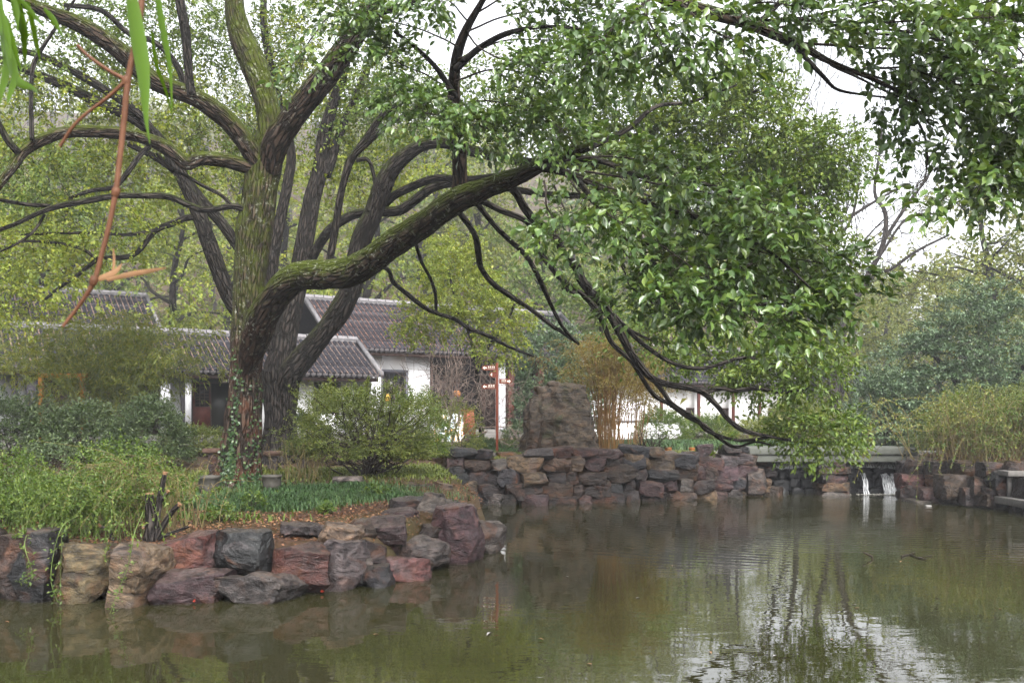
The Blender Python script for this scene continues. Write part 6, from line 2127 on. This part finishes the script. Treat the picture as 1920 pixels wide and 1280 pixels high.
ground_leaves('leaf_litter', 'fallen brown leaves over the left bank', 16000, 91, 'litter', (-8, 0.2, 11.8, 19), 0.05)
ground_leaves('leaf_litter', 'fallen brown leaves along the far bank', 6500, 92, 'litter', (-3, 13, 24.2, 29), 0.06)
# low broadleaf seedlings by the path
for k, (px, D, w, h, lab) in enumerate([(705, 17.2, 46, 24, 'clump of bright round leaved herbs at the bank by the turf'), (612, 15.4, 22, 18, 'tiny yellow green seedling on the bare soil'), (475, 16.0, 40, 34, 'yellow green seedlings in the turf at the mossy trunk'),
                                        (415, 14.4, 60, 30, 'low green seedlings behind the slate black boulder')]):
    shrub('herb', lab, px, D, w, h, 'vivid_leaf', 30 + k, 60, 0.05, 0.035, 6, 0.07, 4, cat='herb')

# ivy climbing the mossy trunk
rr = np.random.default_rng(95)
iv = thing('ivy', 'dark ivy climbing the pond side of the mossy trunk', 'ivy', (gT1[0], 18.6, gz(gT1[0], 18.6)))
C, R = limb_world(dlin([(446, 915, 42), (446, 895, 40), (450, 868, 37), (454, 820, 34), (460, 740, 31), (463, 680, 30.5), (465, 620, 30)], 19, 19.05))
pos, dr, upv = [], [], []
ms = MB()
for k in range(16):
    a0 = rr.uniform(-2.4, -0.7)
    zmax = rr.uniform(0.25, 1.0) ** 1.6
    st_ = []
    for t in np.linspace(0, zmax, 26):
        a0 += rr.normal(0, 0.05)
        i = t * (len(C) - 1.01)
        j = int(i)
        c_ = C[j] + (C[j + 1] - C[j]) * (i - j)
        r_ = R[j] * 1.10 + 0.02
        nv = np.array([math.cos(a0), math.sin(a0), 0.0])
        p_ = c_ + nv * r_
        st_.append(p_)
        for _ in range(5 if t < 0.25 else 2):
            pos.append(p_ + rr.normal(0, 0.035, 3) + nv * 0.02)
            dr.append(rr.normal(0, 0.6, 3) + [0, 0, -0.5])
            upv.append(nv + rr.normal(0, 0.3, 3))
    tube(ms, catmull(st_[::3], 3), np.full(len(catmull(st_[::3], 3)), 0.006), 4)
m = MB()
n_ = len(pos)
leaves(m, np.array(pos), np.array(dr), np.array(upv), rr.uniform(0.045, 0.085, n_), rr.uniform(0.04, 0.07, n_))
m.build('foliage', M['ivy'], iv)
ms.build('stems', M['twig'], iv)['kind'] = 'stuff'

# ------------------------------------------------------------------ wood on the hill
rr = np.random.default_rng(99)
m, mt = MB(), MB()
nt = 420
ty = rr.uniform(75, 255, nt)
tx = rr.uniform(-0.62, 0.66, nt) * ty
tz = G(tx, ty)
for k in range(nt):
    H = rr.uniform(8, 16)
    tube(mt, [(tx[k], ty[k], tz[k] - 0.3), (tx[k] + rr.normal(0, 0.4), ty[k], tz[k] + H * 0.5), (tx[k] + rr.normal(0, 0.8), ty[k], tz[k] + H * 0.9)], [0.24, 0.17, 0.05], 5)
    nb = 7
    for q in range(nb):
        c_ = np.array([tx[k], ty[k], tz[k] + H * rr.uniform(0.42, 1.0)]) + rr.normal(0, 1.5, 3) * [1, 1, 0.3]
        pts_ = ellip(26, c_, np.array([1.9, 1.9, 1.1]) * rr.uniform(0.7, 1.2), rr)
        leaves(m, pts_, rr.normal(size=(26, 3)), np.array([0, 0, 0.8]) + rr.normal(0, 0.5, (26, 3)), rr.uniform(0.45, 0.9, 26), rr.uniform(0.3, 0.55, 26))
o = m.build('hillside_wood', M['olive_leaf'])
setp(o, 'misty wood of many trees covering the hill behind', 'wood', kind='stuff')
ot = mt.build('hillside_trunks', M['bark3'])
setp(ot, 'grey trunks of the misty wood on the hill behind', 'trunks', kind='stuff')
# understorey at the foot of the slope
n_ = 26000
y_ = rr.uniform(48, 150, n_)
x_ = rr.uniform(-0.62, 0.66, n_) * y_
pos = np.stack([x_, y_, G(x_, y_) + rr.uniform(0, 1.5, n_) * (0.4 + 0.6 * (vnoise(np.stack([x_ * 0.2, y_ * 0.2, x_ * 0], -1)) > 0))], -1)
m = MB()
leaves(m, pos, rr.normal(size=(n_, 3)), np.array([0, 0, 0.8]) + rr.normal(0, 0.5, (n_, 3)), rr.uniform(0.3, 0.8, n_), rr.uniform(0.2, 0.45, n_))
o = m.build('undergrowth', M['olive_leaf'])
setp(o, 'hazy undergrowth at the foot of the wooded hill', 'undergrowth', kind='stuff')

# ------------------------------------------------------------------ hanging bamboo close to the camera
fgD = 2.3
fgp = P(264, -60, fgD)
fg = thing('bamboo_branch', 'thin dry brown bamboo branch with green leaves hanging close overhead', 'branch', fgp)


def fg_tube(pts, name='cane', mat='fg_stem', d0=fgD, d1=fgD):
    C, R = limb_world(dlin(pts, d0, d1))
    m = MB()
    tube(m, C, R, 8)
    m.build(name, M[mat], fg, smooth=True)


fg_tube([(268, -60, 6), (264, 20, 6), (252, 90, 6), (240, 150, 6), (232, 230, 6), (222, 320, 5.5), (216, 365, 5.5), (205, 420, 5), (190, 480, 5), (176, 528, 5), (150, 570, 4), (118, 612, 3.4)])
for a in ((237, 152), (217, 360), (176, 526)):
    fg_tube([(a[0] + 2, a[1] - 8, 7), (a[0], a[1], 8.5), (a[0] - 2, a[1] + 8, 7)], 'node')
fg_tube([(236, 152, 4), (205, 180, 3.4), (160, 215, 3), (135, 240, 2.4), (112, 275, 2)], 'side_twig')
fg_tube([(236, 150, 4), (200, 130, 3.6), (165, 105, 3.4), (145, 85, 3)], 'side_twig')


def ribbon(pts, name, mat, D0, D1):
    """flat blade: (px,py,half width px) rows, folded along its midrib"""
    C = catmull([np.append(P(x, y, D0 + (D1 - D0) * i / (len(pts) - 1)), w / FPX * D0) for i, (x, y, w) in enumerate(pts)], 6)
    p_, w_ = C[:, :3], np.maximum(C[:, 3], 0.0003)
    tg = nrm(np.gradient(p_, axis=0))
    s_ = nrm(np.cross(tg, np.array([0.25, 1.0, 0.2])))
    up_ = np.cross(s_, tg)
    n = len(p_)
    V = np.concatenate([p_ - s_ * w_[:, None] + up_ * w_[:, None] * 0.35, p_, p_ + s_ * w_[:, None] + up_ * w_[:, None] * 0.35])
    Fq = [(r_ * n + i, (r_ + 1) * n + i, (r_ + 1) * n + i + 1, r_ * n + i + 1) for r_ in range(2) for i in range(n - 1)]
    m = MB()
    m.add(V, Fq)
    m.build(name, M[mat], fg, smooth=True)


ribbon([(240, -30, 10), (250, 40, 16), (262, 110, 16), (268, 160, 12), (274, 230, 4), (281, 270, 1)], 'leaf', 'fg_leaf', 2.3, 2.2)
ribbon([(290, -30, 6), (305, 60, 7), (318, 130, 4), (322, 205, 1.5)], 'leaf', 'fg_leaf', 2.4, 2.4)
ribbon([(284, 60, 3), (292, 120, 4), (310, 170, 3), (322, 215, 1)], 'leaf', 'fg_leaf', 2.4, 2.5)
ribbon([(0, 40, 6), (14, 100, 9), (30, 150, 9), (60, 165, 4), (70, 175, 1)], 'leaf', 'fg_leaf', 2.5, 2.4)
ribbon([(10, 90, 5), (8, 140, 9), (2, 170, 6), (0, 195, 1)], 'leaf', 'fg_leaf', 2.5, 2.5)
ribbon([(18, -20, 4), (28, 20, 8), (32, 45, 3), (33, 60, 1)], 'leaf', 'fg_leaf', 2.5, 2.5)
ribbon([(20, 95, 4), (26, 140, 8), (16, 180, 5), (14, 195, 1)], 'leaf', 'fg_leaf', 2.45, 2.45)
ribbon([(30, -10, 4), (55, 20, 5), (80, 48, 2), (82, 52, 1)], 'leaf', 'fg_leaf', 2.5, 2.5)
ribbon([(82, 16, 3), (98, 36, 6), (112, 60, 3), (118, 70, 1)], 'leaf', 'fg_leaf', 2.5, 2.5)
ribbon([(2, 20, 5), (10, 60, 8), (18, 90, 3), (20, 110, 1)], 'leaf', 'fg_leaf', 2.4, 2.4)
for k_ in range(9):
    x_ = -12 + k_ * 8 + random.uniform(-6, 6)
    y_ = random.uniform(-20, 60)
    dx_ = random.uniform(-14, 34)
    ln_ = random.uniform(70, 130)
    ribbon([(x_, y_, 4), (x_ + dx_ * 0.3, y_ + ln_ * 0.35, random.uniform(6, 9)), (x_ + dx_ * 0.7, y_ + ln_ * 0.75, 5), (x_ + dx_, y_ + ln_, 1)], 'leaf', 'fg_leaf', 2.5, 2.45 + 0.02 * k_)
ribbon([(178, 525, 4), (205, 515, 6), (220, 505, 4), (228, 495, 1)], 'sheath', 'sheath', 2.3, 2.3)
ribbon([(200, 525, 3), (240, 515, 5), (280, 508, 4), (312, 502, 1)], 'sheath', 'sheath', 2.3, 2.25)
ribbon([(211, 512, 2), (213, 490, 3), (212, 465, 1)], 'sheath', 'sheath', 2.3, 2.3)
fg_tube([(-40, -60, 4), (0, 30, 3), (10, 95, 2.6)], 'side_twig', 'fg_stem', 2.5, 2.5)
fg_tube([(264, -60, 5), (120, -75, 5), (-40, -62, 4)], 'side_twig', 'fg_stem', 2.3, 2.5)

# ------------------------------------------------------------------ things on the water
dt = thing('floating_twig', 'dark twig floating on the pond in the open water', 'twig', (*W(1700, 1045), 0.0))
for pts in ([(1690, 1044), (1706, 1040), (1722, 1046), (1748, 1042)], [(1722, 1046), (1738, 1050)], [(1706, 1040), (1716, 1036)]):
    m = MB()
    C = np.array([(*W(a, b), 0.012) for a, b in pts])
    C = catmull(C, 4)
    tube(m, C, np.linspace(0.014, 0.006, len(C)), 5)
    m.build('twig_stem', M['twig'], dt)
sn = thing('broken_branch', 'short dark branch end poking up out of the water', 'twig', (*W(1628, 1047), 0.0))
m = MB()
b_ = np.array([*W(1632, 1047), -0.05])
tube(m, catmull([b_, b_ + [0.03, 0, 0.07], b_ + [-0.03, 0, 0.11], b_ + [-0.11, 0, 0.15]], 4), np.linspace(0.022, 0.010, 13), 6)
m.build('branch_stem', M['twig'], sn)
rr = np.random.default_rng(111)
for k, (px, py) in enumerate([(920, 1186), (1020, 1200), (1875, 1142), (1606, 1134), (1612, 1140), (1885, 1038), (1200, 1120), (1330, 1222), (1110, 1246), (1450, 1230), (1560, 1200), (700, 1190), (1760, 1010), (1690, 1052), (1715, 1058), (1060, 1080), (8, 1165), (1260, 1060)]):
    x_, y_ = W(px, py)
    m = MB()
    leaves(m, np.array([[0, 0, 0.004]]), rr.normal(size=(1, 3)) * [1, 1, 0.08], np.array([[0, 0.1, 1.0]]), 0.06 if k else 0.10, 0.03, LEAF_N)
    o = m.build('floating_leaf', M['litter'] if k == 16 else M['sheath'] if k % 3 else M['pale_stone'])
    o.location = (x_, y_, 0.002)
    setp(o, 'red brown leaf floating beside the left boulders' if k == 16 else 'small pale fallen leaf floating on the open pond', 'leaf', 'leaves floating on the pond')
for k, (px, py, lab) in enumerate([(365, 1121, 'red leaf stuck at the waterline under the purple ledge'), (603, 1103, 'red leaf stuck at the waterline by the streaked red boulder')]):
    m = MB()
    leaves(m, np.zeros((2, 3)), np.array([[1, 0.1, 0.1], [0.7, -0.3, 0.4]]), np.array([[0, -0.8, 0.6], [0, -0.9, 0.5]]), 0.045, 0.032, LEAF_N)
    o = m.build('fallen_leaf', M['petal'])
    c_ = P(px, py, CZ * FPX / (py + 8 - HZ))
    o.location = (c_[0], c_[1] - 0.08, 0.03)
    setp(o, lab, 'leaf')

# ------------------------------------------------------------------ haze
hm = bpy.data.materials.new('mist')
hm.use_nodes = True
hn = hm.node_tree.nodes
hn.remove(hn['Principled BSDF'])
pv_ = hn.new('ShaderNodeVolumePrincipled')
pv_.inputs['Color'].default_value = (0.93, 0.95, 1.0, 1)
pv_.inputs['Density'].default_value = 0.0009
pv_.inputs['Anisotropy'].default_value = 0.2
hm.node_tree.links.new(pv_.outputs[0], hn['Material Output'].inputs['Volume'])
m = MB()
m.box(-430, 430, -62, 430, -3.0, float(ZZ.max()) + 14)
hz = m.build('haze', hm)
setp(hz, 'thin pale mist over the whole garden', 'haze', kind='stuff')
